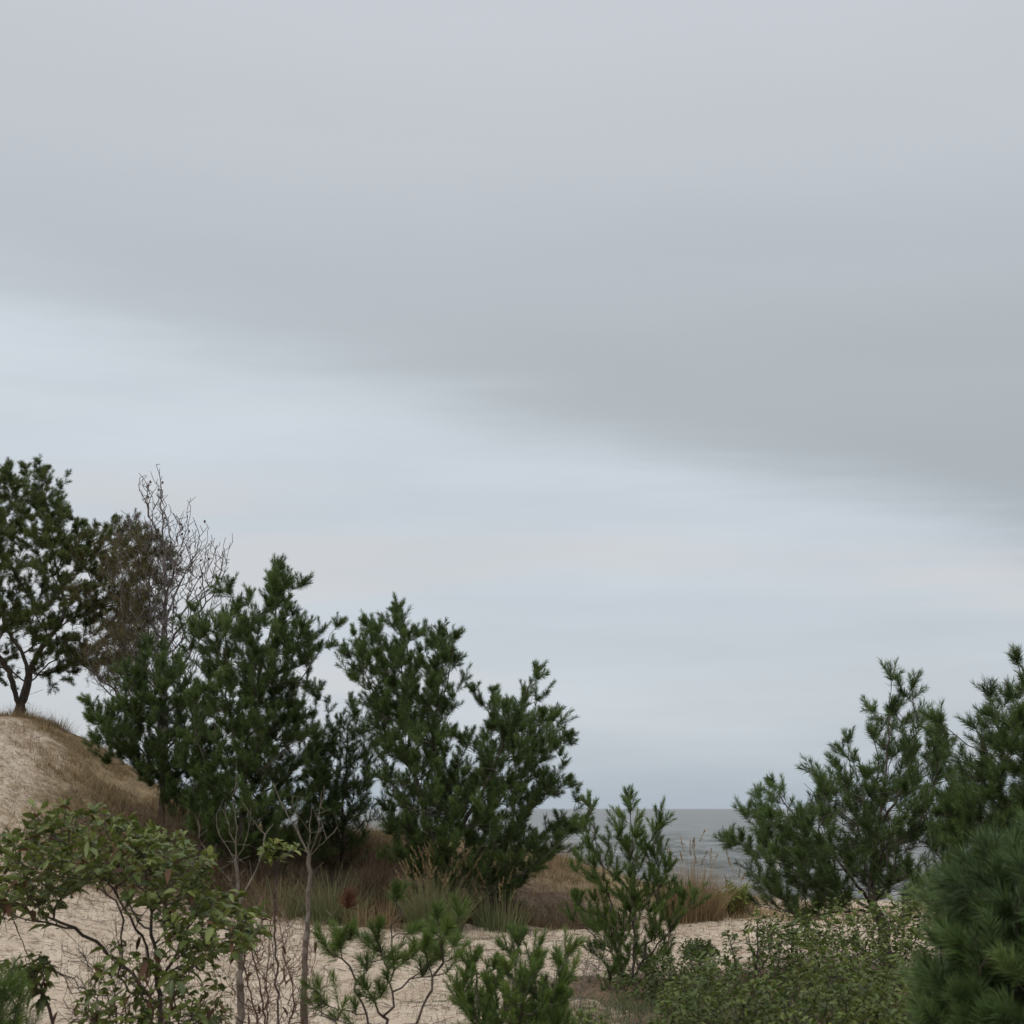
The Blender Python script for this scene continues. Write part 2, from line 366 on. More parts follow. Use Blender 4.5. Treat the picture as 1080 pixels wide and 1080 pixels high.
class Skeleton:
    def __init__(s, seed):
        s.rng = np.random.default_rng(seed); s.p = []; s.par = []; s.plen = []; s.order = []
    def add(s, p, par, order=0):
        s.p.append(np.array(p, float)); s.par.append(par)
        s.plen.append(0 if par < 0 else s.plen[par] + np.linalg.norm(s.p[par] - s.p[-1])); s.order.append(order)
        return len(s.p) - 1
    def path(s, pts, par=-1, step=.1, wob=.012, order=0):
        """Catmull-Rom through pts, starting at node par when given"""
        pts = [np.array(q, float) for q in pts]
        if par >= 0: pts = [s.p[par]] + pts
        Pp = [2 * pts[0] - pts[1]] + pts + [2 * pts[-1] - pts[-2]]
        cur = par if par >= 0 else s.add(pts[0], -1, order)
        for k in range(1, len(Pp) - 2):
            a, b, c, d = Pp[k - 1:k + 3]; n = max(1, int(np.linalg.norm(c - b) / step))
            for t in np.arange(1, n + 1) / n:
                q = .5 * (2 * b + (c - a) * t + (2 * a - 5 * b + 4 * c - d) * t * t + (3 * b - a - 3 * c + d) * t ** 3)
                cur = s.add(q + s.rng.normal(0, wob, 3), cur, order)
        return cur
    def nearest(s, q): return int(np.argmin(np.linalg.norm(np.array(s.p) - q, axis=1)))
    def grow(s, targets, bf=.35, sag=.25, up=1.2, step=.1, wob=.008, down=.2):
        """attach every target to the cheapest node (distance + share of the path length)"""
        rem = np.array(targets); ends = []; s.tid = []
        def cost(nodes, pl, T):
            d = T[:, None, :] - nodes[None]; hor = np.hypot(d[..., 0], d[..., 1]); dist = np.sqrt((d ** 2).sum(-1))
            pen = np.maximum(0, down * hor - d[..., 2])
            return dist + bf * pl[None] + up * pen
        nodes = np.array(s.p); pl = np.array(s.plen); c = cost(nodes, pl, rem)
        best = c.min(1); bi = c.argmin(1); alive = np.ones(len(rem), bool)
        while alive.any():
            k = int(np.argmin(np.where(alive, best, 1e9))); par = int(bi[k]); alive[k] = False
            a = s.p[par]; b = rem[k]; d = b - a; L = np.linalg.norm(d)
            ctl = a + d * .5 + np.array([0, 0, -sag * L * .5]) + s.rng.normal(0, .05 * L, 3)
            n = max(2, int(L / step)); cur = par; n0 = len(s.p)
            for t in np.arange(1, n + 1) / n:
                q = (1 - t) ** 2 * a + 2 * t * (1 - t) * ctl + t * t * b
                cur = s.add(q + s.rng.normal(0, wob, 3) * (t < 1), cur, s.order[par] + 1)
            ends.append((cur, n0)); s.tid.append(k)
            nn = np.array(s.p[n0:]); npl = np.array(s.plen[n0:]); c = cost(nn, npl, rem); m = c.min(1); upd = m < best
            best = np.where(upd, m, best); bi = np.where(upd, c.argmin(1) + n0, bi)
        return ends
    def dirn(s, i):
        k = i
        for _ in range(2):
            if s.par[k] >= 0: k = s.par[k]
        v = s.p[i] - s.p[k]; return v / (np.linalg.norm(v) + 1e-9)
    def radii(s, rt=.0035, ex=2.4, rmax=None):
        n = len(s.p); acc = np.zeros(n); kids = np.zeros(n, int)
        for i in range(n):
            if s.par[i] >= 0: kids[s.par[i]] += 1
        r = np.zeros(n)
        for i in range(n - 1, -1, -1):
            if kids[i] == 0: acc[i] = rt ** ex
            r[i] = acc[i] ** (1 / ex)
            if s.par[i] >= 0: acc[s.par[i]] += acc[i]
        if rmax is not None:
            f = rmax / r.max(); big = np.clip((r - rt) / (r.max() - rt), 0, 1); r = r * (1 + (f - 1) * big)
        return r
def tubes(A, B, ra, rb, sides=6):
    """frustums from A to B; returns verts, quads"""
    n = len(A); D = nrm(B - A); up = np.where(np.abs(D[:, 2:3]) > .9, np.array([[1., 0, 0]]), np.array([[0, 0, 1.]]))
    e1 = nrm(np.cross(D, up)); e2 = np.cross(D, e1)
    an = np.arange(sides) / sides * 2 * math.pi; c, s = np.cos(an), np.sin(an)
    ring = e1[:, None] * c[None, :, None] + e2[:, None] * s[None, :, None]
    v0 = A[:, None] + ring * ra[:, None, None]; v1 = B[:, None] + ring * rb[:, None, None]
    V = np.concatenate([v0, v1], 1).reshape(-1, 3); base = (np.arange(n) * sides * 2)[:, None]
    k = np.arange(sides); kn = (k + 1) % sides
    Q = np.stack([base + k, base + kn, base + sides + kn, base + sides + k], -1).reshape(-1, 4)
    return V, Q
def wood_mesh(sk, r, name, mat, parent, loc, sides=6, extra=None, flare=None):
    p = np.array(sk.p); par = np.array(sk.par); i = np.where(par >= 0)[0]
    A = p[par[i]]; B = p[i]; rb = r[i]; ra = np.minimum(r[par[i]], rb * 1.25)
    ext = nrm(B - A) * (rb[:, None] * .35); A = A - ext; B = B + ext
    V, Q = tubes(A, B, ra, rb, sides)
    if extra is not None:
        V2, Q2 = extra; Q = np.concatenate([Q, Q2 + len(V)]); V = np.concatenate([V, V2])
    return mesh_obj(name, V, 4, Q, mat, parent, smooth=True, loc=loc)
def needles(P0, D, L, nl, K, w, rng, tint, spread=(68, 28), t0=0.0, upb=.12):
    """K thin needles around every shoot"""
    n = len(P0); sh = np.repeat(np.arange(n), K); N = len(sh)
    t = t0 + (1 - t0) * rng.random(N) ** .85
    D_ = D[sh]; b = P0[sh] + D_ * (L[sh] * t)[:, None]
    rv = rng.normal(size=(N, 3)); per = nrm(rv - (rv * D_).sum(1, keepdims=True) * D_)
    th = np.radians(spread[0] + (spread[1] - spread[0]) * t + rng.normal(0, 9, N))
    nd = D_ * np.cos(th)[:, None] + per * np.sin(th)[:, None]; nd[:, 2] += upb; nd = nrm(nd)
    ln = nl[sh] * rng.uniform(.75, 1.15, N)
    side = nrm(np.cross(nd, rng.normal(size=(N, 3)))) * (w * .5)
    mid = b + nd * (ln * .55)[:, None]; tip = b + nd * ln[:, None]; tip[:, 2] -= ln * .04
    V = np.stack([b - side * .8, b + side * .8, mid + side, tip, mid - side], 1)
    # three triangles: base quad split + tip
    base = (np.arange(N) * 5)[:, None]
    Q = (base[:, :, None] + np.array([[0, 1, 2], [0, 2, 4], [4, 2, 3]])[None]).reshape(-1, 3)
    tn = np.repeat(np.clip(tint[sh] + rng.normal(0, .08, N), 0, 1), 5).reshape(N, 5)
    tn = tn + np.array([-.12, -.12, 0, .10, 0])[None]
    return V.reshape(-1, 3), Q, tn.ravel()

def px_poly(poly, Y): return np.array([P(a, b, Y)[[0, 2]] for a, b in poly])
def sample_volume(poly, Y, sp, rng, depth=None, shell=.7, n_try=9000, inset=.05, tips=True, holes=(), drop=0.0):
    pw = px_poly(poly, Y); lo, hi = pw.min(0), pw.max(0)
    xs = rng.uniform(lo[0], hi[0], n_try); zs = rng.uniform(lo[1], hi[1], n_try)
    k = inside(pw, xs, zs); xs, zs = xs[k], zs[k]; d = edist(pw, xs, zs); k = d > inset; xs, zs, d = xs[k], zs[k], d[k]
    for hp in holes:
        hw = px_poly(hp, Y); k = ~inside(hw, xs, zs) | (rng.random(len(xs)) < .12); xs, zs, d = xs[k], zs[k], d[k]
    dm = max(d.max(), .1); Dp = depth or dm * 1.25; t = np.clip(d / dm, 0, 1); hd = Dp * np.sqrt(1 - (1 - t) ** 2)
    f = rng.uniform(-1, 1, len(xs)); f = np.sign(f) * np.abs(f) ** .7; ys = f * hd
    sh = np.maximum(np.abs(f), 1 - t); keep = rng.random(len(xs)) < (1 - shell) + shell * sh ** 1.5
    pts = np.stack([xs, Y + ys, zs], 1)[keep]; out = []
    if tips:
        for i in range(len(pw)):
            a, b, c = pw[i - 1], pw[i], pw[(i + 1) % len(pw)]
            cr = (b[0] - a[0]) * (c[1] - b[1]) - (b[1] - a[1]) * (c[0] - b[0])
            if tips * cr < 0 or True:
                # convex vertices only: midpoint of neighbours inside
                m = (a + c) / 2; g = b + (m - b) * .12
                if inside(pw, np.array([g[0]]), np.array([g[1]]))[0] and np.linalg.norm(m - b) > .06:
                    dd = nrm(m - b) * (.02 + .3 * sp * 0); out.append(np.array([b[0] + dd[0], Y + rng.normal(0, Dp * .18), b[1] + dd[1] - drop * (.5 + .5 * (b[1] > pw[:, 1].mean()))]))
    acc = np.array(out) if out else np.zeros((0, 3)); acc = list(acc)
    for q in pts:
        if not acc or np.min(np.linalg.norm(np.array(acc) - q, axis=1)) > sp * rng.uniform(.75, 1.2): acc.append(q)
    return np.array(acc), len(out)

def pine(label, Y, base, trunk, poly=None, limbs=(), sp=.27, inset=.10, seed=1, depth=None, mat='needle', shoots=(5, 8), sl=(.10, .21), nl=.082, K=95, w=.0042,
         rmax=None, tips_px=(), group='pine trees on the dune', shell=.7, bare=.15, name='pine_tree', cat='pine tree', sag=.3, bf=.35, up=1.2, bark='bark',
         holes=(), vert=.55, dead_twigs=0, rt=.0035, tipsflag=True, spread=(70, 26), step=.1, tmean=.45, mix_poly=None):
    rng = np.random.default_rng(seed); sk = Skeleton(seed)
    b = P(base[0], base[1], Y); b[2] = gz(b[0], b[1])
    loc = b.copy()
    T = [b - np.array([0, 0, .15])] + [P(a[0], a[1], Y + (a[2] if len(a) > 2 else 0)) for a in trunk]
    sk.path(T, step=step)
    for lb in limbs:
        pts = [P(a[0], a[1], Y + (a[2] if len(a) > 2 else 0)) for a in lb]
        n = sk.nearest(pts[0]); sk.path(pts[1:], n, step=step)
    tg = np.zeros((0, 3)); ntip = 0
    if poly is not None: tg, ntip = sample_volume(poly, Y, sp, rng, depth, shell, holes=holes, tips=tipsflag, inset=inset, drop=.9 * sum(sl) / 2)
    if len(tips_px): tg = np.concatenate([tg, np.array([P(a[0], a[1], Y + (a[2] if len(a) > 2 else rng.normal(0, .12))) for a in tips_px])])
    ends = sk.grow(tg, bf=bf, sag=sag, up=up, step=step)
    # tips of hand placed leaders are shoots too
    kids = set(sk.par); leaders = [i for i in range(len(sk.p)) if i not in kids]
    S0, SD, SL, ST, tw = [], [], [], [], []
    cx = np.mean(np.array(sk.p)[:, :2], 0)
    UPV = np.array([0, 0, 1.])
    endset = {e for e, _ in ends}
    tipset = {e for (e, _), t in zip(ends, sk.tid) if t < ntip} | set(leaders) - endset
    for e, n0 in ends + [(l, l) for l in leaders if l not in endset]:
        if e not in tipset and rng.random() < bare and poly is not None: continue
        c = sk.p[e]; d = sk.dirn(e); ct = float(np.clip(rng.normal(tmean, .14), 0, 1))
        out = np.array([*(c[:2] - cx), 0]); out = out / (np.linalg.norm(out) + 1e-6)
        dm = nrm(d * .7 + out * .25 + UPV * vert + rng.normal(0, .12, 3))
        fsz = rng.uniform(.75, 1.3); L = rng.uniform(*sl) * 1.1 * fsz
        S0.append(c - dm * L * .35); SD.append(dm); SL.append(L * 1.3); ST.append(ct + .08)
        chain = [e]; k = e
        for _ in range(int(.34 / step) + 1):
            if sk.par[k] >= 0 and k > n0: k = sk.par[k]; chain.append(k)
        for j in range(rng.integers(*shoots)):
            a = sk.p[chain[int(rng.random() ** 1.3 * len(chain))]]
            rv = rng.normal(size=3); per = nrm(rv - (rv @ dm) * dm)
            dd = nrm(dm * .75 + per * rng.uniform(.45, 1.0) + UPV * vert * .6)
            L = rng.uniform(*sl) * fsz
            S0.append(a.copy()); SD.append(dd); SL.append(L); ST.append(ct + rng.normal(0, .06))
            tw.append((a, a + dd * L))
    S0, SD, SL, ST = np.array(S0), np.array(SD), np.array(SL), np.array(ST)
    o = empty(name, loc); tag(o, label, cat, group)
    r = sk.radii(rt, 2.4, rmax)
    ex = None
    if len(tw):
        A = np.array([a for a, _ in tw]); B = np.array([q for _, q in tw]); ex = tubes(A, B, np.full(len(A), rt * 1.1), np.full(len(A), rt * .6), 4)
    if dead_twigs:
        pz = np.array(sk.p); inner = np.where((pz[:, 2] < np.quantile(pz[:, 2], .75)) & (np.abs(pz[:, 0] - pz[:, 0].mean()) < 1.1 * pz[:, 0].std()))[0]; idx = inner[rng.integers(0, len(inner), dead_twigs)]; A = np.array(sk.p)[idx]
        dv = rng.normal(size=(dead_twigs, 3)); dv[:, 2] = np.abs(dv[:, 2]) * .4; dv = nrm(dv); B = A + dv * rng.uniform(.1, .35, (dead_twigs, 1))
        B2 = B + nrm(dv + rng.normal(0, .5, dv.shape)) * rng.uniform(.05, .2, (dead_twigs, 1))
        V3, Q3 = tubes(np.concatenate([A, B]), np.concatenate([B, B2]), np.full(dead_twigs * 2, rt * 1.1), np.full(dead_twigs * 2, rt * .7), 4)
        ex = (V3, Q3) if ex is None else (np.concatenate([ex[0], V3]), np.concatenate([ex[1], Q3 + len(ex[0])]))
    wood_mesh(sk, r, 'trunk', M[bark], o, loc, extra=ex)
    sel = np.zeros(len(S0), bool)
    if mix_poly is not None:
        mp = px_poly(mix_poly[0], Y); sel = inside(mp, S0[:, 0], S0[:, 2]) & (rng.random(len(S0)) < mix_poly[2])
    for nm, mk, mt in (('crown', ~sel, mat), ('withered_needles', sel, mix_poly[1] if mix_poly else None)):
        if not mk.any(): continue
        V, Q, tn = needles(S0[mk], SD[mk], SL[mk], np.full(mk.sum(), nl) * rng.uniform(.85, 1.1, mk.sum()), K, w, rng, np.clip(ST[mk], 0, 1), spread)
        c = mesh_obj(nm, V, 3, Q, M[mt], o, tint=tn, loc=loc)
        if nm != 'crown': c['label'] = 'brown withered needles among the green'
    return o, sk

# ------------------------------------------------------------------ the trees
OLD = [(-90, 540), (-50, 500), (-20, 492), (10, 487), (30, 496), (45, 488), (66, 492), (62, 520), (80, 540), (95, 545), (92, 562), (108, 552), (125, 548), (150, 546), (163, 560), (180, 580), (188, 590), (172, 602), (176, 612), (162, 625), (168, 650), (150, 665), (155, 685), (130, 700), (112, 716), (90, 705), (60, 722), (40, 705), (0, 715), (-60, 710), (-110, 650), (-120, 580)]
pine('large old pine with a forked bare trunk and open spreading crown on the dune top', 25, (18, 753),
     [(24, 737, .1), (31, 715, .1), (38, 692, 0), (56, 668, -.1), (68, 645, -.2), (62, 610, 0), (50, 560, .2), (40, 500, .2)],
     OLD, limbs=[[(20, 745), (13, 720, -.3), (3, 698, -.5), (-25, 660, -.5), (-40, 600, -.4), (-45, 520, -.2)],
                 [(31, 715), (24, 690, .4), (8, 664, .7), (-10, 620, .8)],
                 [(33, 712), (50, 708, -.3), (71, 694, -.7), (95, 672, -.9)],
                 [(60, 662), (85, 648, .3), (110, 640, .6), (150, 634, .7)],
                 [(68, 640), (92, 620, -.3), (120, 598, -.5), (168, 586, -.6)],
                 [(64, 622), (90, 590, .5), (130, 565, .6)],
                 [(14, 724), (30, 722, .5), (52, 700, .8)]],
     sp=.25, seed=11, depth=1.7, mat='needle_old', shoots=(4, 7), sl=(.09, .17), spread=(75, 35), nl=.08, K=80, w=.0052, rmax=.10, group=None, shell=.4, bare=.03, sag=.1, up=.35, bf=.25, vert=.35,
     holes=[[(5, 560), (30, 575), (62, 585), (55, 605), (20, 600)], [(10, 610), (60, 615), (80, 640), (50, 650), (15, 640)], [(60, 655), (110, 650), (150, 655), (100, 680), (75, 675)], [(75, 600), (150, 606), (150, 618), (80, 632)], [(100, 575), (140, 578), (145, 588), (100, 590)], [(60, 672), (140, 672), (130, 688), (70, 690)], [(-20, 655), (40, 660), (55, 695), (20, 730), (-40, 720)]],
     tips_px=[(100, 688), (120, 694), (85, 698), (136, 672), (152, 656), (142, 690), (112, 672), (96, 708), (128, 706), (160, 676), (148, 702), (110, 700, .5)],
     dead_twigs=200, mix_poly=([(95, 540), (200, 540), (200, 720), (80, 720)], 'needle_brown', .38), tmean=.42)

def dead_tree():
    Y = 24; seed = 21; rng = np.random.default_rng(seed); sk = Skeleton(seed)
    b = P(176, 800, Y); b[2] = gz(b[0], b[1])
    sk.path([b - np.array([0, 0, .1]), P(172, 690, Y), P(175, 640, Y), P(174, 590, Y), P(171, 545, Y), P(168, 495, Y)], step=.1)
    for lb in ([(176, 690), (192, 660, -.2), (215, 640, -.4), (232, 610, -.5), (238, 568, -.5)],
               [(172, 680), (160, 655, .3), (157, 620, .4), (160, 590, .4)],
               [(175, 672), (183, 630, .4), (198, 600, .6), (217, 575, .7), (219, 555, .7)],
               [(174, 630), (185, 595, -.4), (200, 545, -.6), (198, 528, -.6)],
               [(172, 575), (160, 550, -.2), (146, 512, -.3)],
               [(176, 700), (150, 660, .5), (132, 600, .7), (121, 540, .7)],
               [(174, 745), (140, 720, -.4), (110, 690, -.6), (92, 690, -.8)], [(174, 760), (130, 745, -.3), (95, 705, -.6)],
               [(178, 760), (205, 720, -.2), (225, 690, -.2)]):
        pts = [P(a[0], a[1], Y + (a[2] if len(a) > 2 else 0)) for a in lb]; sk.path(pts[1:], sk.nearest(pts[0]), step=.1)
    poly = [(168, 492), (150, 505), (145, 515), (155, 545), (120, 545), (110, 600), (120, 650), (85, 690), (100, 720), (150, 760), (200, 730), (215, 690), (230, 640), (242, 600), (243, 568), (236, 575), (220, 555), (212, 572), (202, 525), (192, 545), (180, 530)]
    tg, _ = sample_volume(poly, Y, .16, rng, 1.1, .2, tips=True)
    ends = sk.grow(tg, bf=.3, sag=.15, up=1.5, down=.5)
    tw = []; A = np.array(sk.p)
    idx = rng.integers(len(A) // 10, len(A), 900)
    dv = nrm(np.stack([rng.normal(0, .5, 900), rng.normal(0, .5, 900), rng.uniform(.2, 1.0, 900)], 1)); a = A[idx]; B = a + dv * rng.uniform(.05, .22, (900, 1))
    ex = tubes(a, B, np.full(900, .0055), np.full(900, .004), 4)
    o = empty('bare_tree', b); tag(o, 'leafless grey tree with upswept twiggy branches and old cones beside the old pine', 'bare tree')
    wood_mesh(sk, sk.radii(.0048, 2.4, .07), 'trunk', M['bark_dead'], o, b, extra=ex)
    V = []; Q = []; ax = 6
    for k, (h, f) in enumerate(((0, .35), (.35, 1), (.75, .85), (1, .2))):
        an = np.arange(ax) / ax * 6.283 + k * .5
        V.append(np.stack([np.cos(an) * f * .021, np.sin(an) * f * .021, np.full(ax, (h - .4) * .055)], 1))
    for k in range(3):
        for j in range(ax): Q.append([k * ax + j, k * ax + (j + 1) % ax, (k + 1) * ax + (j + 1) % ax, (k + 1) * ax + j])
    Q = np.array(Q); V = np.concatenate(V); first = None
    for c in B[rng.permutation(900)[:95]]:
        if first is None: q = first = mesh_obj('cone', V, 4, Q, M['cone'], o)
        else: q = first.copy(); COL.objects.link(q); q.parent = o
        q.location = c - b; q.rotation_euler = rng.uniform(-.6, .6, 3)
    # sparse brown needles that still hang on the left side
    S = [e for e, _ in ends if P(104, 600, Y)[0] < sk.p[e][0] < P(166, 600, Y)[0] and P(150, 735, Y)[2] < sk.p[e][2] < P(150, 575, Y)[2]]
    S = np.array([sk.p[e] for e in S]); S = np.concatenate([S + rng.normal(0, .08, S.shape) for _ in range(4)])
    D = nrm(rng.normal(0, .5, S.shape) + np.array([0, 0, .6])); n = len(S); kk = rng.random(n) < .75; S, D = S[kk], D[kk]; n = len(S)
    V, Qn, tn = needles(S, D, np.full(n, .14), np.full(n, .075), 26, .0035, rng, rng.uniform(.1, .7, n))
    mesh_obj('withered_needles', V, 3, Qn, M['needle_brown'], o, tint=tn, loc=b)
dead_tree()

LA = [(88, 742), (100, 735), (112, 752), (122, 745), (128, 730), (140, 722), (133, 705), (150, 690), (155, 675), (165, 672), (175, 690), (190, 690), (200, 720), (222, 740), (228, 800), (228, 880), (205, 893), (185, 868), (165, 838), (140, 815), (112, 800), (98, 785)]
pine('bushy dark green pine low on the dune side, farthest left of the green pines', 21.6, (170, 880), [(172, 830), (168, 770), (162, 720), (160, 680)], LA,
     limbs=[[(170, 820), (140, 780, -.2), (115, 765, -.3), (92, 745, -.3)], [(170, 800), (195, 760, .2), (190, 700, .2)]], sp=.25, seed=31, depth=1.1, rmax=.06, dead_twigs=60, group='bushy pines at the dune foot', vert=.6)
LB = [(197, 655), (208, 648), (215, 640), (226, 655), (232, 640), (240, 612), (252, 622), (262, 615), (272, 640), (283, 625), (281, 600), (292, 597), (300, 596), (318, 605), (314, 632), (322, 655), (332, 655), (345, 662), (351, 672), (336, 695), (322, 710), (336, 720), (345, 735), (332, 752), (330, 762), (352, 768), (350, 800), (355, 850), (340, 900), (300, 915), (250, 918), (215, 905), (200, 840), (190, 780), (208, 730), (216, 705), (200, 680)]
pine('tall bushy pine with a twin pointed crown, left of the gap in the pine row', 20.5, (255, 905), [(256, 850), (262, 770), (276, 700), (290, 650), (296, 600)], LB,
     limbs=[[(256, 820), (242, 750, .2), (238, 690, .2), (242, 620, .1)], [(262, 780), (300, 740, -.3), (335, 690, -.3), (353, 663, -.2)], [(255, 850), (300, 820, .3), (340, 775, .4)], [(255, 850), (215, 800, -.4), (200, 740, -.4)]],
     sp=.26, seed=33, depth=1.45, rmax=.085, dead_twigs=120, group='bushy pines at the dune foot', vert=.65,
     holes=[[(205, 760), (232, 745), (240, 800), (215, 820)], [(300, 700), (330, 710), (322, 750), (300, 745)], [(290, 800), (330, 810), (330, 840), (295, 830)]])
LC = [(355, 758), (372, 735), (388, 752), (400, 790), (398, 860), (385, 900), (335, 900), (325, 800), (342, 775)]
pine('small thin pine with open twigs in the gap between two large pines', 21.8, (362, 885), [(362, 850), (366, 800), (370, 740)], LC, sp=.22, seed=35, depth=.7, rmax=.03, K=60, shoots=(2, 6), sl=(.10, .18), dead_twigs=120, group='bushy pines at the dune foot', vert=.5, nl=.075, bare=.12)
LD = [(364, 692), (369, 678), (372, 668), (382, 655), (395, 650), (402, 662), (410, 650), (421, 637), (433, 650), (440, 678), (450, 660), (462, 655), (478, 668), (484, 690), (474, 720), (488, 708), (502, 722), (490, 742), (475, 762), (498, 775), (512, 765), (510, 735), (519, 718), (530, 735), (547, 722), (566, 708), (573, 725), (566, 748), (580, 745), (592, 754), (588, 772), (601, 778), (594, 800), (578, 815), (596, 820), (606, 832), (588, 845), (568, 852), (565, 875), (590, 863), (615, 866), (612, 885), (590, 908), (560, 930), (540, 955), (500, 955), (440, 935), (405, 900), (398, 860), (392, 820), (392, 785), (384, 750), (370, 722)]
pine('large spreading pine with a domed crown and long right limb, left of the sea', 20, (472, 950), [(462, 910), (448, 860), (434, 790), (425, 720), (421, 645)], LD,
     limbs=[[(462, 905), (500, 850, -.3), (528, 790, -.4), (555, 730, -.4), (566, 712, -.4)], [(470, 935), (520, 935, -.6), (565, 910, -.7), (612, 872, -.6)], [(440, 820), (410, 770, .3), (385, 710, .4), (362, 688, .4)],
            [(500, 850), (545, 820, .2), (598, 780, .3)], [(440, 800), (470, 730, -.4), (480, 675, -.4)], [(480, 880), (540, 860, .5), (600, 830, .5)]],
     sp=.262, seed=37, depth=1.7, rmax=.10, dead_twigs=160, group='bushy pines at the dune foot', vert=.6,
     holes=[[(395, 800), (430, 800), (432, 860), (400, 850)], [(470, 790), (510, 780), (505, 815), (478, 820)], [(520, 805), (548, 800), (540, 825), (520, 822)]])
LF = [(769, 885), (780, 878), (792, 886), (788, 855), (800, 842), (814, 824), (826, 838), (838, 850), (850, 852), (852, 828), (858, 808), (872, 815), (880, 806), (888, 790), (893, 778), (903, 798), (912, 815), (924, 826), (934, 806), (920, 765), (924, 740), (940, 713), (950, 735), (961, 722), (968, 745), (976, 768), (986, 770), (992, 790), (1010, 800), (1014, 830), (1010, 900), (1000, 960), (960, 965), (900, 945), (872, 975), (840, 990), (815, 962), (790, 945), (785, 925), (775, 905)]
pine('wide leaning pine with several pointed leaders, right of the sea view', 15, (938, 1010), [(930, 975), (918, 945), (925, 880), (935, 800), (940, 718)], LF,
     limbs=[[(924, 960), (880, 900, -.3), (840, 860, -.3), (816, 830, -.3)], [(922, 940), (905, 880, .2), (898, 820, .2), (893, 783, .2)], [(926, 960), (860, 930, .3), (800, 900, .4), (773, 888, .4)], [(925, 870), (960, 810, -.3), (962, 728, -.3)], [(930, 900), (980, 850, .3), (988, 780, .3)], [(924, 958), (880, 962, -.4), (840, 970, -.5)], [(926, 880), (890, 860), (858, 815, .1)]],
     sp=.22, seed=41, depth=1.2, rmax=.065, K=90, dead_twigs=170, group=None, vert=.55, nl=.082, w=.0036, sl=(.10, .20), mat='needle', bare=.15, shoots=(3, 6), inset=.09,
     holes=[[(850, 870), (890, 860), (905, 895), (870, 905)], [(870, 915), (905, 905), (925, 950), (880, 955)], [(935, 920), (980, 900), (985, 955), (940, 960)], [(800, 905), (830, 915), (835, 945), (810, 940)], [(955, 840), (990, 850), (975, 880), (950, 870)]])
LG = [(992, 755), (1003, 762), (1010, 785), (1025, 795), (1040, 785), (1033, 752), (1045, 738), (1058, 745), (1064, 738), (1077, 710), (1095, 705), (1150, 740), (1190, 850), (1150, 980), (1040, 960), (1008, 910), (998, 850), (1030, 815), (1012, 800)]
pine('dark pine cut by the right edge, one thin arm reaching left', 12, (1110, 1040), [(1105, 960), (1095, 860), (1085, 780), (1078, 705)], LG,
     limbs=[[(1095, 830), (1060, 800, -.2), (1020, 785, -.2), (994, 762, -.2)], [(1090, 810), (1060, 780, .3), (1046, 735, .3)], [(1100, 900), (1050, 870, .2), (1010, 850, .3)]],
     sp=.2, inset=.07, seed=43, depth=1.0, rmax=.06, K=90, dead_twigs=80, group=None, nl=.08, w=.0030, sl=(.08, .17), bare=.1, vert=.5)
LH = [(985, 1050), (1002, 1025), (992, 990), (1000, 962), (1010, 935), (1035, 925), (1055, 905), (1075, 908), (1095, 885), (1140, 870), (1200, 910), (1200, 1150), (1050, 1180), (1000, 1120), (980, 1080)]
pine('out of focus long needled pine filling the lower right corner', 4.6, (1120, 1420), [(1110, 1250), (1090, 1100), (1085, 980), (1100, 900)], LH,
     sp=.105, seed=45, depth=.36, rmax=.03, K=110, group=None, nl=.078, w=.0022, sl=(.05, .10), shoots=(2, 4), bare=0, vert=.35, mat='needle_near', shell=.4, step=.05, rt=.003, spread=(60, 30), inset=.01, tmean=.4)

LE = [(613, 855), (622, 846), (630, 862), (634, 885), (640, 905), (648, 898), (640, 880), (650, 868), (658, 868), (655, 850), (664, 841), (672, 862), (680, 875), (676, 895), (684, 900), (688, 885), (685, 870), (696, 856), (702, 875), (699, 895), (708, 902), (704, 925), (712, 955), (716, 940), (722, 945), (736, 950), (730, 968), (712, 980), (708, 1005), (700, 1040), (640, 1045), (608, 1035), (625, 990), (602, 965), (606, 940), (620, 960), (618, 930), (606, 905), (618, 900), (612, 875)]
pine('young open pine with three slim leaders standing against the sea', 13.4, (668, 1048), [(669, 1000), (669, 950), (667, 900), (664, 846)], LE,
     limbs=[[(664, 1040), (650, 1000, -.1), (641, 940, -.15), (630, 890, -.15), (622, 851, -.15)], [(668, 1030), (688, 990, .1), (692, 930, .1), (690, 890, .1), (696, 861, .1)], [(690, 1010), (712, 975, -.1), (728, 953, -.1)], [(655, 1015), (625, 985, .1), (606, 963, .1)]],
     sp=.15, seed=47, depth=.36, rmax=.02, K=85, dead_twigs=15, group=None, nl=.062, w=.0030, sl=(.09, .16), shoots=(2, 5), bare=.2, mat='needle_young', vert=.8, step=.06, rt=.0028, spread=(50, 22), inset=.02,
     holes=[[(636, 890), (660, 890), (662, 940), (655, 1000), (642, 960)], [(672, 905), (688, 905), (684, 1010), (672, 1010)], [(612, 985), (640, 985), (655, 1040), (620, 1040)], [(690, 960), (708, 960), (700, 1040), (685, 1040)]])
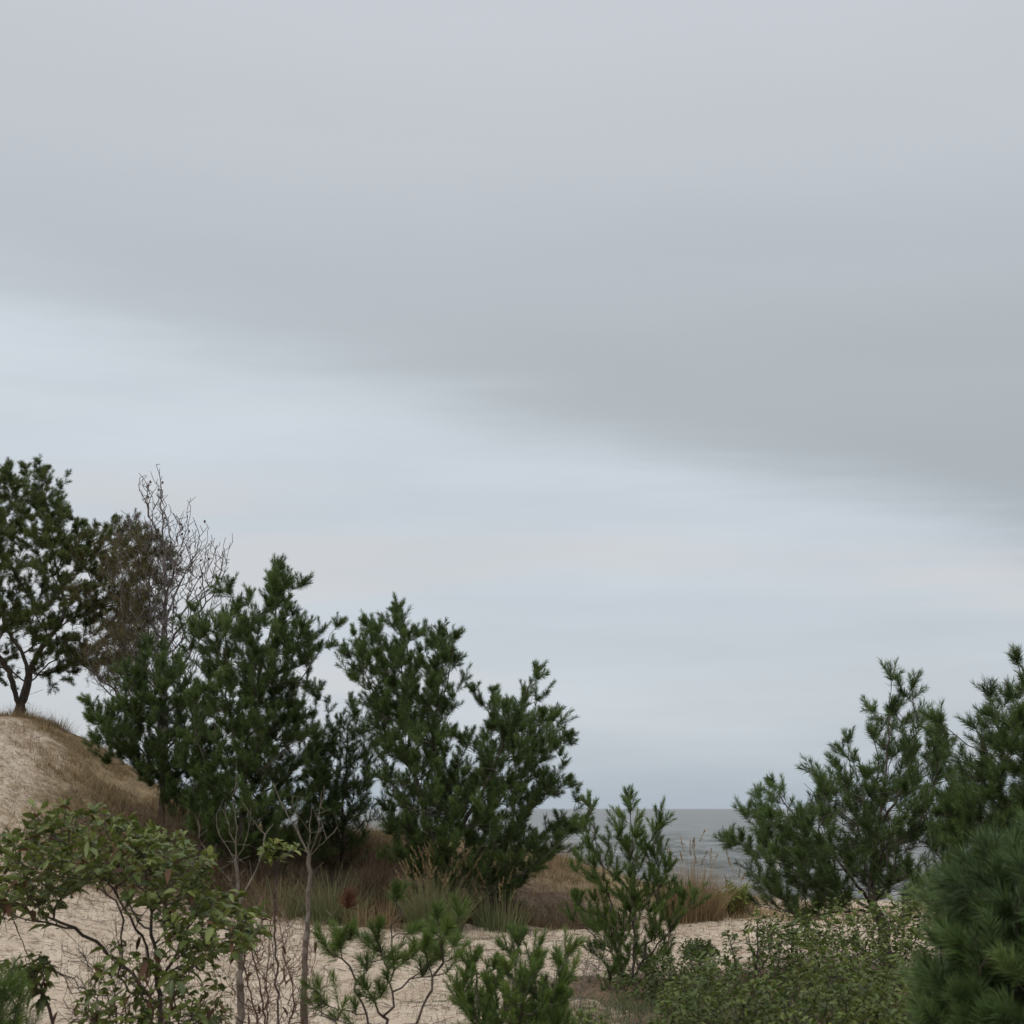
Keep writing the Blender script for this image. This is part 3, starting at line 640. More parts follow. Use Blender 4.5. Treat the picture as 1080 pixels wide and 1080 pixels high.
pine('low pine with separate round needle tufts on thin forked stems, bare sand behind', 7.5, (405, 1190),
     [(400, 1120), (412, 1060), (415, 1000), (418, 952)], None,
     limbs=[[(404, 1140), (390, 1080, .1), (372, 1035, .1), (358, 1002, .1)], [(404, 1150), (440, 1080, -.1), (462, 1030, -.1), (468, 995, -.1)], [(404, 1160), (385, 1110, -.2), (345, 1070, -.2), (338, 1052, -.2)]],
     tips_px=[(358, 1000), (370, 990), (345, 1002), (352, 1010), (388, 998), (398, 992), (402, 1005), (412, 1012), (425, 1015), (410, 1022), (436, 1008), (430, 985), (418, 950), (455, 982), (462, 970), (470, 985), (478, 998), (482, 1008), (465, 1010), (484, 968), (448, 1000), (472, 1025), (395, 1055), (388, 1045), (402, 1050), (335, 1065), (345, 1060), (355, 1050), (450, 1018), (392, 1015)],
     sp=.1, seed=51, rmax=.012, K=130, group='low young pines at the front edge', nl=.07, w=.0023, sl=(.05, .09), shoots=(1, 3), mat='needle_young', vert=.6, step=.05, rt=.003, bare=0, spread=(75, 20), bark='bark_dark', sag=.2)
LJ = [(482, 1050), (480, 1028), (494, 1035), (498, 1006), (510, 1030), (520, 1002), (528, 1028), (534, 1010), (538, 984), (546, 1012), (552, 1030), (564, 994), (572, 1030), (582, 1040), (592, 1000), (606, 1008), (598, 1040), (590, 1060), (598, 1080), (590, 1110), (500, 1110), (488, 1080)]
pine('low dense green pine at the bottom edge, right of the tufted one', 7.0, (540, 1230), [(540, 1160), (540, 1080), (545, 1000)], LJ, sp=.12, seed=53, depth=.30, rmax=.014, K=80, group='low young pines at the front edge',
     limbs=[[(540, 1140), (570, 1080, -.1), (596, 1015, -.1)], [(540, 1150), (510, 1080, .1), (500, 1020, .1)]],
     nl=.045, w=.0026, sl=(.06, .11), shoots=(3, 5), mat='needle_young', vert=.9, step=.05, rt=.003, bare=0, inset=.01, spread=(58, 22))
pine('single pine shoot poking up in the bottom left corner', 6.0, (-10, 1330), [(-5, 1200), (2, 1100), (6, 1045)], [(-30, 1060), (-12, 1050), (4, 1038), (12, 1050), (20, 1075), (30, 1110), (-30, 1120)], sp=.09, seed=55, depth=.15, rmax=.012, K=80, group='low young pines at the front edge', nl=.06, w=.0017,
     sl=(.06, .11), shoots=(2, 4), mat='needle_young', vert=.9, step=.05, rt=.003, bare=0, inset=.01)

# ------------------------------------------------------------------ leafy shrubs, bare stems, grasses
def leaves(P0, D, ln, wd, rng, tint, droop=.35):
    """folded, tapering leaves: 8 vertices, 8 triangles each"""
    N = len(P0); D = nrm(D); rv = rng.normal(0, .45, (N, 3)) + np.array([0, 0, 1.]); S = nrm(np.cross(D, rv)); Nn = np.cross(S, D)
    ts = np.array([.0, .18, .55, .82, 1.0]); ws = np.array([0, .62, 1.0, .62, 0]) * .5
    rows = []
    for t, w in zip(ts, ws):
        c = P0 + D * (ln * t)[:, None]; c = c + np.array([0, 0, -1.]) * (droop * ln * t * t)[:, None]
        if w == 0: rows.append(c[:, None])
        else:
            up = Nn * (wd * w * .45)[:, None]
            rows.append(np.stack([c - S * (wd * w)[:, None] + up, c, c + S * (wd * w)[:, None] + up], 1))
    V = np.concatenate(rows, 1)          # 1+3+3+3+1 = 11
    T = [[0, 1, 2], [0, 2, 3]]
    for a in (1, 4): T += [[a, a + 3, a + 4], [a, a + 4, a + 1], [a + 1, a + 4, a + 5], [a + 1, a + 5, a + 2]]
    T += [[7, 10, 8], [8, 10, 9]]
    Q = ((np.arange(N) * 11)[:, None, None] + np.array(T)[None]).reshape(-1, 3)
    return V.reshape(-1, 3), Q, np.repeat(tint, 11)
def leafy(label, Y, base, trunk, poly, limbs=(), sp=.14, seed=1, depth=None, mat='leaf_small', ll=(.035, .062), lw=.42, nleaf=(7, 13), bark='bark_dark', rmax=.012, rt=.0016,
          group=None, name='shrub', cat='shrub', vert=.5, brown=.0, shell=.5, holes=(), sl=.12, droop=.3, step=.05, inset=.02, tmean=.45, twigs=0, bf=.35, up=1.0):
    rng = np.random.default_rng(seed); sk = Skeleton(seed)
    b = P(base[0], base[1], Y); b[2] = gz(b[0], b[1])
    sk.path([b - np.array([0, 0, .1])] + [P(a[0], a[1], Y + (a[2] if len(a) > 2 else 0)) for a in trunk], step=step, wob=.006)
    for lb in limbs:
        pts = [P(a[0], a[1], Y + (a[2] if len(a) > 2 else 0)) for a in lb]; sk.path(pts[1:], sk.nearest(pts[0]), step=step, wob=.008)
    tg, _ = sample_volume(poly, Y, sp, rng, depth, shell, holes=holes, inset=inset)
    ends = sk.grow(tg, bf=bf, sag=.15, up=up, step=step, wob=.006)
    P0, D, T = [], [], []
    for e, n0 in ends:
        c = sk.p[e]; d = nrm(sk.dirn(e) * .7 + np.array([0, 0, vert]) + rng.normal(0, .2, 3)); ct = rng.normal(tmean, .13)
        chain = [e]; k = e
        for _ in range(int(sl / step) + 1):
            if sk.par[k] >= 0 and k > n0: k = sk.par[k]; chain.append(k)
        for j in range(rng.integers(*nleaf)):
            a = sk.p[chain[int(rng.random() ** 1.2 * len(chain))]] + rng.normal(0, sl * .12, 3)
            rv = rng.normal(size=3); per = nrm(rv - (rv @ d) * d)
            P0.append(a); D.append(d * rng.uniform(.1, .9) + per * .8); T.append(ct + rng.normal(0, .1))
    P0, D, T = np.array(P0), np.array(D), np.clip(np.array(T), 0, 1)
    ln = rng.uniform(*ll, len(P0)); wd = ln * lw * rng.uniform(.8, 1.2, len(P0))
    o = empty(name, b); tag(o, label, cat, group)
    ex = None
    if twigs:
        A = np.array(sk.p)[rng.integers(len(sk.p) // 6, len(sk.p), twigs)]; dv = nrm(rng.normal(0, 1, (twigs, 3)) + np.array([0, 0, .6])); ex = tubes(A, A + dv * rng.uniform(.05, .2, (twigs, 1)), np.full(twigs, rt), np.full(twigs, rt * .7), 4)
    wood_mesh(sk, sk.radii(rt, 2.4, rmax), 'stems', M[bark], o, b, extra=ex)
    br = rng.random(len(P0)) < brown
    for nm, k, mt in (('foliage', ~br, mat), ('withered_leaves', br, 'leaf_brown')):
        if not k.any(): continue
        V, Q, tn = leaves(P0[k], D[k], ln[k], wd[k], rng, T[k], droop * (1 if nm == 'foliage' else 2.5))
        c = mesh_obj(nm, V, 3, Q, M[mt], o, tint=tn, loc=b)
        if nm != 'foliage': c['label'] = 'brown curled leaves among the green'
    return o

# big broad-leaved bush in the lower left
SH = [(-40, 930), (0, 925), (12, 905), (8, 880), (28, 876), (40, 856), (62, 850), (90, 853), (120, 858), (150, 872), (180, 878), (205, 888), (225, 905), (215, 930), (240, 945), (265, 958), (280, 985), (262, 1000), (240, 1010), (215, 1000), (190, 985), (170, 960), (140, 935), (100, 930), (80, 940), (55, 958), (40, 975), (20, 960), (-40, 980)]
leafy('large broad-leaved bush with dark forked stems, spread over the sand in the lower left corner', 7.0, (172, 1260), [(170, 1150), (168, 1040), (160, 985), (155, 940), (152, 900)], SH,
      limbs=[[(168, 1050), (150, 990, -.1), (120, 940, -.2), (100, 905, -.3)], [(168, 1060), (110, 1000, .1), (60, 970, .1), (20, 945, .1)], [(168, 1040), (200, 980, -.2), (215, 940, -.3), (200, 910, -.3)], [(170, 1020), (205, 1020, .2), (245, 990, .2)],
             [(165, 1130), (110, 1060, .3), (70, 1030, .4), (30, 1010, .4)], [(160, 990), (135, 950, .3), (120, 890, .3)], [(168, 1060), (125, 1030, -.2), (128, 960, -.3), (60, 900, -.3)]],
      sp=.10, seed=61, depth=.6, mat='leaf', ll=(.04, .09), lw=.40, nleaf=(6, 12), rmax=.014, rt=.0017, brown=.06, shell=.1, vert=.7, sl=.09, droop=.28, tmean=.52, twigs=160, inset=.01)
leafy('small low leafy spray hanging below the big bush, dark round leaves', 6.8, (60, 1290), [(62, 1150), (55, 1080), (40, 1030)], [(5, 1015), (25, 1000), (50, 1003), (60, 1020), (55, 1045), (40, 1060), (25, 1040)],
      sp=.08, seed=62, depth=.15, mat='leaf', ll=(.045, .07), lw=.5, nleaf=(5, 9), rmax=.008, brown=.08, droop=.6, vert=.1, sl=.05, limbs=[[(60, 1120), (110, 1080), (140, 1060)]])
leafy('leafy undergrowth at the foot of the big bush, mixed green and brown leaves', 6.6, (170, 1290), [(165, 1180), (160, 1120), (150, 1070)], [(90, 1040), (105, 1000), (130, 985), (150, 1000), (185, 975), (225, 1010), (240, 1050), (220, 1085), (170, 1120), (120, 1110), (70, 1100), (75, 1060)],
      sp=.10, seed=63, depth=.3, mat='leaf', ll=(.045, .075), lw=.5, nleaf=(3, 6), rmax=.01, brown=.08, droop=.5, vert=.1, sl=.05)

# bare saplings with pale stems
def bare(label, Y, base, trunk, limbs, poly=None, seed=1, sp=.12, rmax=.02, rt=.0022, bark='bark_pale', twigs=60, depth=.3, name='bare_sapling', cat='bare sapling', group=None, tleaf=None, nl=0, rpow=None):
    rng = np.random.default_rng(seed); sk = Skeleton(seed)
    b = P(base[0], base[1], Y); b[2] = gz(b[0], b[1])
    sk.path([b - np.array([0, 0, .1])] + [P(a[0], a[1], Y + (a[2] if len(a) > 2 else 0)) for a in trunk], step=.04, wob=.006)
    main = len(sk.p)
    for lb in limbs:
        pts = [P(a[0], a[1], Y + (a[2] if len(a) > 2 else 0)) for a in lb]; sk.path(pts[1:], sk.nearest(pts[0]), step=.04, wob=.004)
    ends = []
    if poly is not None:
        tg, _ = sample_volume(poly, Y, sp, rng, depth, .1); ends = sk.grow(tg, bf=.3, sag=.12, up=1.0, step=.04, wob=.006)
    o = empty(name, b); tag(o, label, cat, group)
    ex = None
    if twigs:
        A = np.array(sk.p)[rng.integers(main // 3, len(sk.p), twigs)]; dv = nrm(rng.normal(0, .6, (twigs, 3)) + np.array([0, 0, .8])); ex = tubes(A, A + dv * rng.uniform(.03, .13, (twigs, 1)), np.full(twigs, rt * .8), np.full(twigs, rt * .5), 4)
    wood_mesh(sk, sk.radii(rt, 2.4, rmax), 'stems', M[bark], o, b, extra=ex, sides=8)
    if tleaf:
        A = np.array(sk.p)[rng.integers(main, len(sk.p), nl)]; D = rng.normal(0, 1, (nl, 3)) + np.array([0, 0, -.3])
        ln = rng.uniform(.03, .06, nl); V, Q, tn = leaves(A, D, ln, ln * .45, rng, rng.uniform(.1, .9, nl), .6); mesh_obj('withered_leaves', V, 3, Q, M[tleaf], o, tint=tn, loc=b)
    return o
bare('tall bare sapling with a grey trunk, forking in front of the pines', 8.0, (320, 1210), [(321, 1080), (323, 985), (326, 940), (327, 903)],
     [[(327, 905), (316, 880), (311, 855), (308, 838)], [(327, 905), (312, 872, .05), (300, 855, .08), (290, 830, .1)], [(327, 905), (335, 880), (338, 850), (343, 830)], [(327, 905), (345, 885, -.1), (356, 872, -.1)],
      [(323, 987), (345, 972, -.05), (358, 955, -.1)], [(323, 987), (305, 975, .05), (293, 955, .1)], [(321, 1060), (342, 1040, .1), (348, 1022, .1)], [(321, 1060), (300, 1052, -.1), (290, 1030, -.1), (288, 1000, -.1)], [(327, 903), (327, 880), (329, 850)]],
     seed=71, rmax=.021, twigs=60)
bare('pale bare sapling with silvery twigs standing behind the broad-leaved bush', 8.6, (250, 1200), [(253, 1080), (253, 1000), (252, 950), (249, 900), (247, 850), (248, 818)],
     [[(249, 905), (262, 880), (265, 850)], [(249, 905), (232, 880), (228, 860)], [(249, 890), (240, 870), (238, 845)], [(252, 950), (275, 905, .1), (279, 880, .1), (290, 868, .1)], [(279, 882, .1), (270, 868, .1)], [(252, 945), (225, 905, -.1), (212, 890, -.1), (208, 865, -.1)], [(253, 1040), (230, 1020), (215, 1005)], [(253, 1040), (290, 1000, .2), (310, 970, .2)]],
     seed=73, rmax=.022, twigs=60)
bare('tangle of thin leafless reddish twigs between the two bare saplings', 7.6, (285, 1230), [(283, 1150), (282, 1080), (283, 1010), (290, 960)],
     [[(283, 1120), (262, 1040, .1), (258, 990, .1), (275, 940, .1)], [(283, 1130), (310, 1060, -.1), (300, 1010, -.1), (292, 940, -.1)], [(283, 1100), (270, 1020, -.2), (240, 960, -.2)], [(283, 1090), (330, 1070, .2), (350, 1030, .2)]],
     poly=[(230, 960), (255, 930), (275, 925), (300, 940), (310, 970), (340, 990), (350, 1030), (345, 1090), (220, 1090), (232, 1030)], seed=75, rmax=.007, rt=.0013, bark='bark_red', twigs=420, sp=.08, depth=.4, name='twiggy_bush', cat='twiggy bush', tleaf='leaf_brown', nl=34)
bare('leafless dark twig bush in the bottom left, under the broad-leaved bush', 7.3, (130, 1260), [(128, 1160), (124, 1080), (118, 1030)],
     [[(126, 1120), (90, 1050, .1), (50, 1020, .1)], [(126, 1120), (160, 1040, -.1), (175, 1000, -.1)], [(126, 1100), (205, 1030, .1), (225, 1000, .1)]],
     poly=[(60, 1000), (120, 970), (180, 970), (225, 1000), (225, 1090), (60, 1090)], seed=77, rmax=.008, rt=.0013, bark='bark_dark', twigs=300, sp=.10, depth=.4, name='twiggy_bush', cat='twiggy bush', tleaf='leaf_brown', nl=30)
bare('thin bare twigs springing up beside the young pine, at its left foot', 11.5, (610, 1075), [(612, 1050), (618, 1020), (622, 1000)],
     [[(612, 1050), (600, 1030), (592, 1012)], [(614, 1045), (630, 1022), (640, 1010)]], poly=[(590, 1000), (620, 985), (645, 1000), (630, 1050), (600, 1050)], seed=78, rmax=.005, rt=.0015, bark='bark_pale', twigs=40, sp=.1, depth=.2, name='twiggy_bush', cat='twiggy bush')
# reddish dead pine tip
def dead_shoot(px, py, by, Y, seed, label):
    rng = np.random.default_rng(seed); b = P(px - 6, by, Y); b[2] = gz(b[0], b[1]); t = P(px, py, Y); sk = Skeleton(seed)
    sk.path([b - np.array([0, 0, .05]), P(px - 8, (py + by) / 2, Y), t], step=.05, wob=.004)
    o = empty('dead_pine_seedling', b); tag(o, label, 'pine seedling'); wood_mesh(sk, sk.radii(.004, 2.4, .006), 'stem', M['bark_red'], o, b)
    n = 5; V, Q, tn = needles(np.repeat(t[None], n, 0) - np.array([0, 0, .03]), nrm(rng.normal(0, .25, (n, 3)) + np.array([0, 0, 1])), np.full(n, .06), np.full(n, .08), 60, .0022, rng, rng.uniform(.3, .7, n), (75, 25))
    mesh_obj('crown', V, 3, Q, M['needle_red'], o, tint=tn, loc=b)
dead_shoot(366, 952, 1180, 7.8, 81, 'thin stem topped by a dead rust red needle tuft, left of the tufted pine')

# leafy shrubs, lower right
GR = 'leafy shrubs filling the lower right'
leafy('broad yellowish green shrub at the foot of the leaning pine', 9.6, (900, 1120), [(900, 1060), (905, 1000), (905, 950)],
      [(845, 985), (856, 958), (866, 978), (880, 950), (892, 968), (905, 948), (918, 966), (930, 945), (945, 962), (962, 935), (985, 925), (1005, 935), (1010, 980), (1000, 1060), (960, 1090), (880, 1090), (850, 1060), (838, 1010)], limbs=[[(900, 1050), (870, 1010), (860, 970)], [(900, 1050), (960, 1000), (985, 945)]],
      sp=.12, seed=91, depth=.7, nleaf=(9, 16), group=GR, sl=.2, vert=1.0, tmean=.55, holes=[[(880, 975), (900, 975), (895, 1000), (875, 995)], [(930, 970), (950, 975), (945, 1000), (925, 990)]], rmax=.012, twigs=60)
leafy('dark green shrub in front of the leaning pine, left of the yellowish one', 10.4, (830, 1090), [(832, 1040), (835, 1000), (838, 960)],
      [(800, 985), (812, 965), (826, 958), (840, 965), (858, 975), (865, 1000), (862, 1060), (800, 1060), (792, 1020)], sp=.12, seed=92, depth=.5, vert=1.0, sl=.18, nleaf=(8, 14), group=GR, tmean=.35, twigs=40)
leafy('slender sparse shrub whose leafy top stands clear against pale sand', 9.0, (792, 1130), [(795, 1060), (798, 1010), (800, 962)],
      [(785, 985), (790, 970), (800, 958), (812, 968), (825, 975), (818, 995), (808, 1020), (790, 1020)], sp=.09, seed=93, depth=.22, nleaf=(6, 10), ll=(.03, .048), group=GR, tmean=.45, sl=.08)
leafy('leaning thin stemmed shrub with paired leaves over the sand, just left of the slender one', 9.0, (790, 1130), [(785, 1070), (776, 1020), (770, 985)],
      [(760, 1000), (762, 985), (772, 978), (782, 990), (784, 1020), (775, 1050), (765, 1030), (755, 1012)], sp=.085, seed=94, depth=.18, nleaf=(6, 10), ll=(.03, .05), group=GR, tmean=.45, sl=.08)
leafy('low mat of mixed green foliage along the bottom edge, below the bare sand', 8.2, (740, 1180), [(742, 1120), (745, 1070), (750, 1040)],
      [(690, 1060), (705, 1040), (722, 1030), (735, 1012), (750, 1005), (770, 1022), (790, 1015), (805, 1030), (815, 1060), (810, 1120), (700, 1120), (680, 1090)], limbs=[[(742, 1110), (710, 1080), (700, 1055)], [(742, 1110), (785, 1070), (795, 1030)]], sp=.11, seed=95, depth=.6, vert=1.0, sl=.16, nleaf=(9, 15), group=GR, tmean=.42, twigs=40)
leafy('thick shrub at the bottom edge between the leafy mat and the blurred pine', 7.8, (880, 1220), [(880, 1140), (878, 1080), (876, 1030)],
      [(812, 1055), (824, 1022), (836, 1045), (852, 1008), (864, 1035), (876, 1000), (890, 1030), (905, 1002), (918, 1030), (934, 1008), (946, 1040), (962, 1030), (975, 1080), (960, 1130), (820, 1130), (805, 1090)], limbs=[[(880, 1130), (840, 1080), (830, 1045)], [(880, 1130), (930, 1080), (945, 1040)]], sp=.11, seed=96, depth=.6, vert=1.0, sl=.2, nleaf=(9, 15), group=GR, tmean=.48, twigs=60)
leafy('dark low shrub around the foot of the young open pine', 12.6, (690, 1075), [(690, 1055), (692, 1035), (695, 1015)],
      [(640, 1030), (655, 1018), (670, 1025), (690, 1008), (715, 1005), (735, 1000), (752, 1015), (758, 1040), (740, 1060), (650, 1055)], sp=.11, seed=97, depth=.5, nleaf=(8, 14), group=GR, tmean=.28, ll=(.035, .055))
leafy('low rounded shrub alone on the sand, right of the young pine', 15.0, (738, 1008), [(738, 1002), (738, 996), (738, 991)],
      [(718, 1002), (722, 993), (738, 990), (752, 993), (758, 1003), (750, 1010), (722, 1010)], sp=.07, seed=98, depth=.35, nleaf=(8, 14), group=GR, tmean=.25, ll=(.03, .05), up=.3)
leafy('bright yellow green plant beside the tan dune grass', 21.0, (771, 962), [(772, 955), (772, 945), (772, 935)],
      [(752, 952), (757, 938), (764, 942), (770, 928), (776, 938), (788, 932), (790, 950), (782, 958), (758, 958)], sp=.08, seed=99, depth=.3, mat='leaf_yellow', nleaf=(8, 13), ll=(.05, .08), name='leafy_plant', cat='plant')
leafy('small leafy weed at the bottom edge below the young pine', 9.0, (575, 1110), [(576, 1100), (578, 1085), (580, 1068)],
      [(540, 1090), (555, 1070), (575, 1062), (600, 1068), (622, 1062), (640, 1075), (645, 1100), (540, 1100)], sp=.09, seed=100, depth=.4, nleaf=(5, 9), mat='leaf_small', name='leafy_plant', cat='plant')
leafy('sprig of pale green leaves beside the forked top of the bare sapling', 8.2, (292, 1200), [(293, 1080), (290, 980), (292, 910)],
      [(272, 895), (282, 884), (300, 886), (318, 895), (312, 905), (295, 902), (280, 908)], sp=.06, seed=101, depth=.12, nleaf=(5, 8), mat='leaf', ll=(.04, .065), lw=.5, name='leafy_plant', cat='plant', sl=.04, tmean=.6, rmax=.006)
leafy('light green weed low in front of the bare sapling, left of the tufted pine', 8.4, (225, 1170), [(222, 1110), (218, 1080)], [(195, 1070), (215, 1050), (240, 1062), (245, 1090), (200, 1100)], sp=.09, seed=102, depth=.2, mat='leaf_small', name='leafy_plant', cat='plant')

def blades(base, h, lean, w, rng, tint, seg=4, curve=.5, az=None):
    """curved tapering grass blades; base (n,3)"""
    n = len(base); az = rng.uniform(0, 6.283, n) if az is None else az
    d = np.stack([np.cos(az), np.sin(az), np.zeros(n)], 1); a2 = az + rng.normal(0, .9, n) + 1.57; s = np.stack([np.cos(a2), np.sin(a2), np.zeros(n)], 1)
    rows = []
    for k in range(seg + 1):
        t = k / seg; o = lean * h * (t * .35 + curve * t * t); zz = h * t * (1 - .25 * lean * t)
        c = base + d * o[:, None] + np.array([0, 0, 1.]) * zz[:, None]; ww = w * (1 - t * .92) * .5
        rows.append(np.stack([c - s * ww, c + s * ww], 1))
    V = np.concatenate(rows, 1); m = 2 * (seg + 1); k = np.arange(seg) * 2
    q = np.stack([k, k + 1, k + 3, k + 2], 1); Q = ((np.arange(n) * m)[:, None, None] + q[None]).reshape(-1, 4)
    tt = np.repeat(tint, m).reshape(n, m) + np.repeat(np.linspace(-.15, .12, seg + 1), 2)[None]
    return V.reshape(-1, 3), Q, np.clip(tt, 0, 1).ravel(), rows[-1].mean(1)
def clump(label, px, py, Y, n, h, rx, mat, seed, w=.006, lean=.5, plume=None, group='grass clumps on the dune', tm=.5):
    rng = np.random.default_rng(seed); b = P(px, py, Y); b[2] = gz(b[0], b[1])
    r = rng.random(n) ** .6; a = rng.uniform(0, 6.283, n); pos = np.stack([b[0] + np.cos(a) * r * rx, b[1] + np.sin(a) * r * rx * .6, np.zeros(n)], 1)
    pos[:, 2] = height(pos[:, 0], pos[:, 1]) - .02
    hh = h * rng.uniform(.45, 1.05, n) * (1 - .25 * r); ln = np.abs(rng.normal(lean, .25, n)) * (.4 + r); az = np.where(rng.random(n) < .7, a, rng.uniform(0, 6.283, n))
    o = empty('grass_clump', b); tag(o, label, 'grass clump', group)
    V, Q, tn, tip = blades(pos, hh, ln, w, rng, np.clip(rng.normal(tm, .18, n), 0, 1), 5, .55, az); mesh_obj('blades', V, 4, Q, M[mat], o, tint=tn, loc=b)
    if plume:
        k = rng.permutation(n)[:plume]; k = k[hh[k] > h * .6]; st = pos[k].copy(); hs = hh[k] * 1.22
        V, Q, tn, tp = blades(st, hs, ln[k] * .6, w * .7, rng, rng.uniform(.4, .8, len(k)), 5, .3, az[k]); mesh_obj('stalks', V, 4, Q, M['grass_tan'], o, tint=tn, loc=b)
        dd = nrm(np.stack([np.cos(az[k]) * .5, np.sin(az[k]) * .5, np.full(len(k), .9)], 1)); Ls = rng.uniform(.14, .26, len(k))
        for q in range(len(k)):
            st0 = (tp[q] - dd[q] * Ls[q] * .7)[None]; V, Q, tn = needles(st0, dd[q][None], Ls[q:q + 1], np.array([.045]), 34, .007, rng, rng.uniform(.25, .65, 1), (45, 15)); mesh_obj('seed_head', V, 3, Q, M['grass_tan'], o, tint=tn, loc=b)
    return o
clump('tall grey green grass clump with tan seed heads at the front of the pine row', 458, 975, 18.5, 900, 1.0, .36, 'grass_green', 111, w=.009, lean=.5, plume=60, tm=.72)
clump('thinner green grass clump under the right limb of the spreading pine', 528, 968, 18.7, 320, .70, .36, 'grass_green', 112, w=.008, lean=.45, plume=12, tm=.62)
clump('green grass clump behind the bare sapling', 352, 975, 18.9, 460, .95, .42, 'grass_green', 113, w=.008, lean=.5, tm=.6)
clump('pale green wispy grass clump left of the bare sapling, in front of the pines', 295, 985, 18.9, 260, .65, .4, 'grass_green', 114, w=.008, lean=.5, tm=.75)
clump('tall upright tan grass clump against the sea, right of the young pine', 730, 966, 20.0, 1300, 1.0, .42, 'grass_tan', 115, w=.009, lean=.35, plume=30, tm=.45)
clump('smaller tan grass clump just left of the leaning pine', 774, 958, 21.0, 500, .80, .36, 'grass_tan', 116, lean=.4, plume=10, tm=.35)
clump('tan grass clump on the sand mound behind the spreading pine', 588, 912, 23.6, 420, .70, .45, 'grass_tan', 117, lean=.5, tm=.5)
clump('pale tan grass clump on the ridge, in the gap between the two large pines', 392, 885, 23.4, 420, .65, .65, 'grass_tan', 118, lean=.5, tm=.55)
clump('pale straw tuft at the foot of the spreading pine, right side', 560, 972, 19.4, 220, .42, .35, 'grass_tan', 125, lean=.6, tm=.5)
clump('straw coloured tuft between the tufted pine and the dark brush', 405, 985, 18.6, 200, .60, .28, 'grass_tan', 126, lean=.5, plume=8, tm=.5)
clump('faded straw clump on the dune flank left of the pine row', 140, 868, 21.0, 260, .40, .45, 'grass_tan', 127, lean=.6, tm=.4)
clump('sparse yellowish grass tuft at the edge of the open sand', 385, 985, 18.6, 120, .50, .25, 'grass_tan', 119, lean=.4, tm=.6)
clump('tan grass clump seen through the stems of the young pine', 640, 935, 22.5, 240, .45, .5, 'grass_tan', 120, lean=.5, tm=.5)
clump('dune grass clump at the foot of the old pine', 28, 757, 24.4, 240, .42, .35, 'grass_tan', 121, lean=.5, tm=.45)
clump('wispy grass clump on the dune crest in front of the sky', 62, 768, 24.6, 200, .40, .30, 'grass_tan', 122, lean=.5, tm=.4)
clump('green grass tuft at the bottom edge, left of the leafy weed', 500, 1075, 10.6, 160, .25, .3, 'grass_green', 123, w=.004, lean=.6, tm=.5)
clump('short green tuft at the bottom edge under the bare sapling', 275, 1075, 10.6, 120, .22, .3, 'grass_green', 124, w=.004, lean=.6, tm=.5)

def brush(label, px, py, Y, n, h, rx, ry, seed, mat='grass_brown', tm=.45, w=.006):
    """dead twiggy brush: many short forked stems"""
    rng = np.random.default_rng(seed); b = P(px, py, Y); b[2] = gz(b[0], b[1])
    r = rng.random(n) ** .5; a = rng.uniform(0, 6.283, n); pos = np.stack([b[0] + np.cos(a) * r * rx, b[1] + np.sin(a) * r * ry, np.zeros(n)], 1); pos[:, 2] = height(pos[:, 0], pos[:, 1]) - .02
    hh = h * rng.uniform(.5, 1, n) * (1 - .6 * r ** 2) * (.6 + .8 * vnoise(pos[:, 0] * 2.5, pos[:, 1] * 2.5, seed))
    V, Q, tn, tip = blades(pos, hh, rng.uniform(.1, .9, n), w, rng, np.clip(rng.normal(tm, .2, n), 0, 1), 3, .4)
    k = rng.integers(0, n, n * 3); f = rng.random(n * 3)[:, None]; st = pos[k] + (tip[k] - pos[k]) * f
    V2, Q2, tn2, _ = blades(st, rng.uniform(.05, .16, n * 3), rng.uniform(.2, 2.0, n * 3), w * .7, rng, np.clip(rng.normal(tm, .2, n * 3), 0, 1), 2, .5)
    o = mesh_obj('dead_brush', np.concatenate([V, V2]), 4, np.concatenate([Q, Q2 + len(V)]), M[mat], tint=np.concatenate([tn, tn2]), loc=b)
    return tag(o, label, 'dead brush', 'dead brush at the foot of the pines')
brush('dark rust brown brush filling the gap between the two large pines', 405, 955, 19.6, 2800, 1.0, .45, .6, 131, tm=.5)
brush('grey brown twiggy brush on the dune flank, left of the pine row', 186, 905, 20.4, 4600, .95, 1.0, 1.3, 132, tm=.8)
brush('dark brush under the twin crowned pine', 275, 950, 19.8, 2600, .70, 1.1, .6, 133, tm=.75)
brush('brown brush on the ridge behind the thin pine', 345, 915, 22.4, 3400, .55, 1.7, .7, 138, mat='grass_tan', tm=.22)
brush('low reddish brown brush right of the spreading pine', 605, 952, 19.6, 1600, .24, .9, .4, 134, tm=.9)
brush('dark brush in the shade of the spreading pine', 495, 955, 19.5, 2800, .65, .8, .6, 135, tm=.5)
brush('low reddish litter brush behind the bare saplings', 300, 975, 19.4, 2200, .38, 1.5, .5, 136, mat='grass_tan', tm=.18)
brush('low brown brush at the foot of the leaning pine', 870, 985, 14.2, 1800, .30, 1.0, .6, 137, tm=.6)

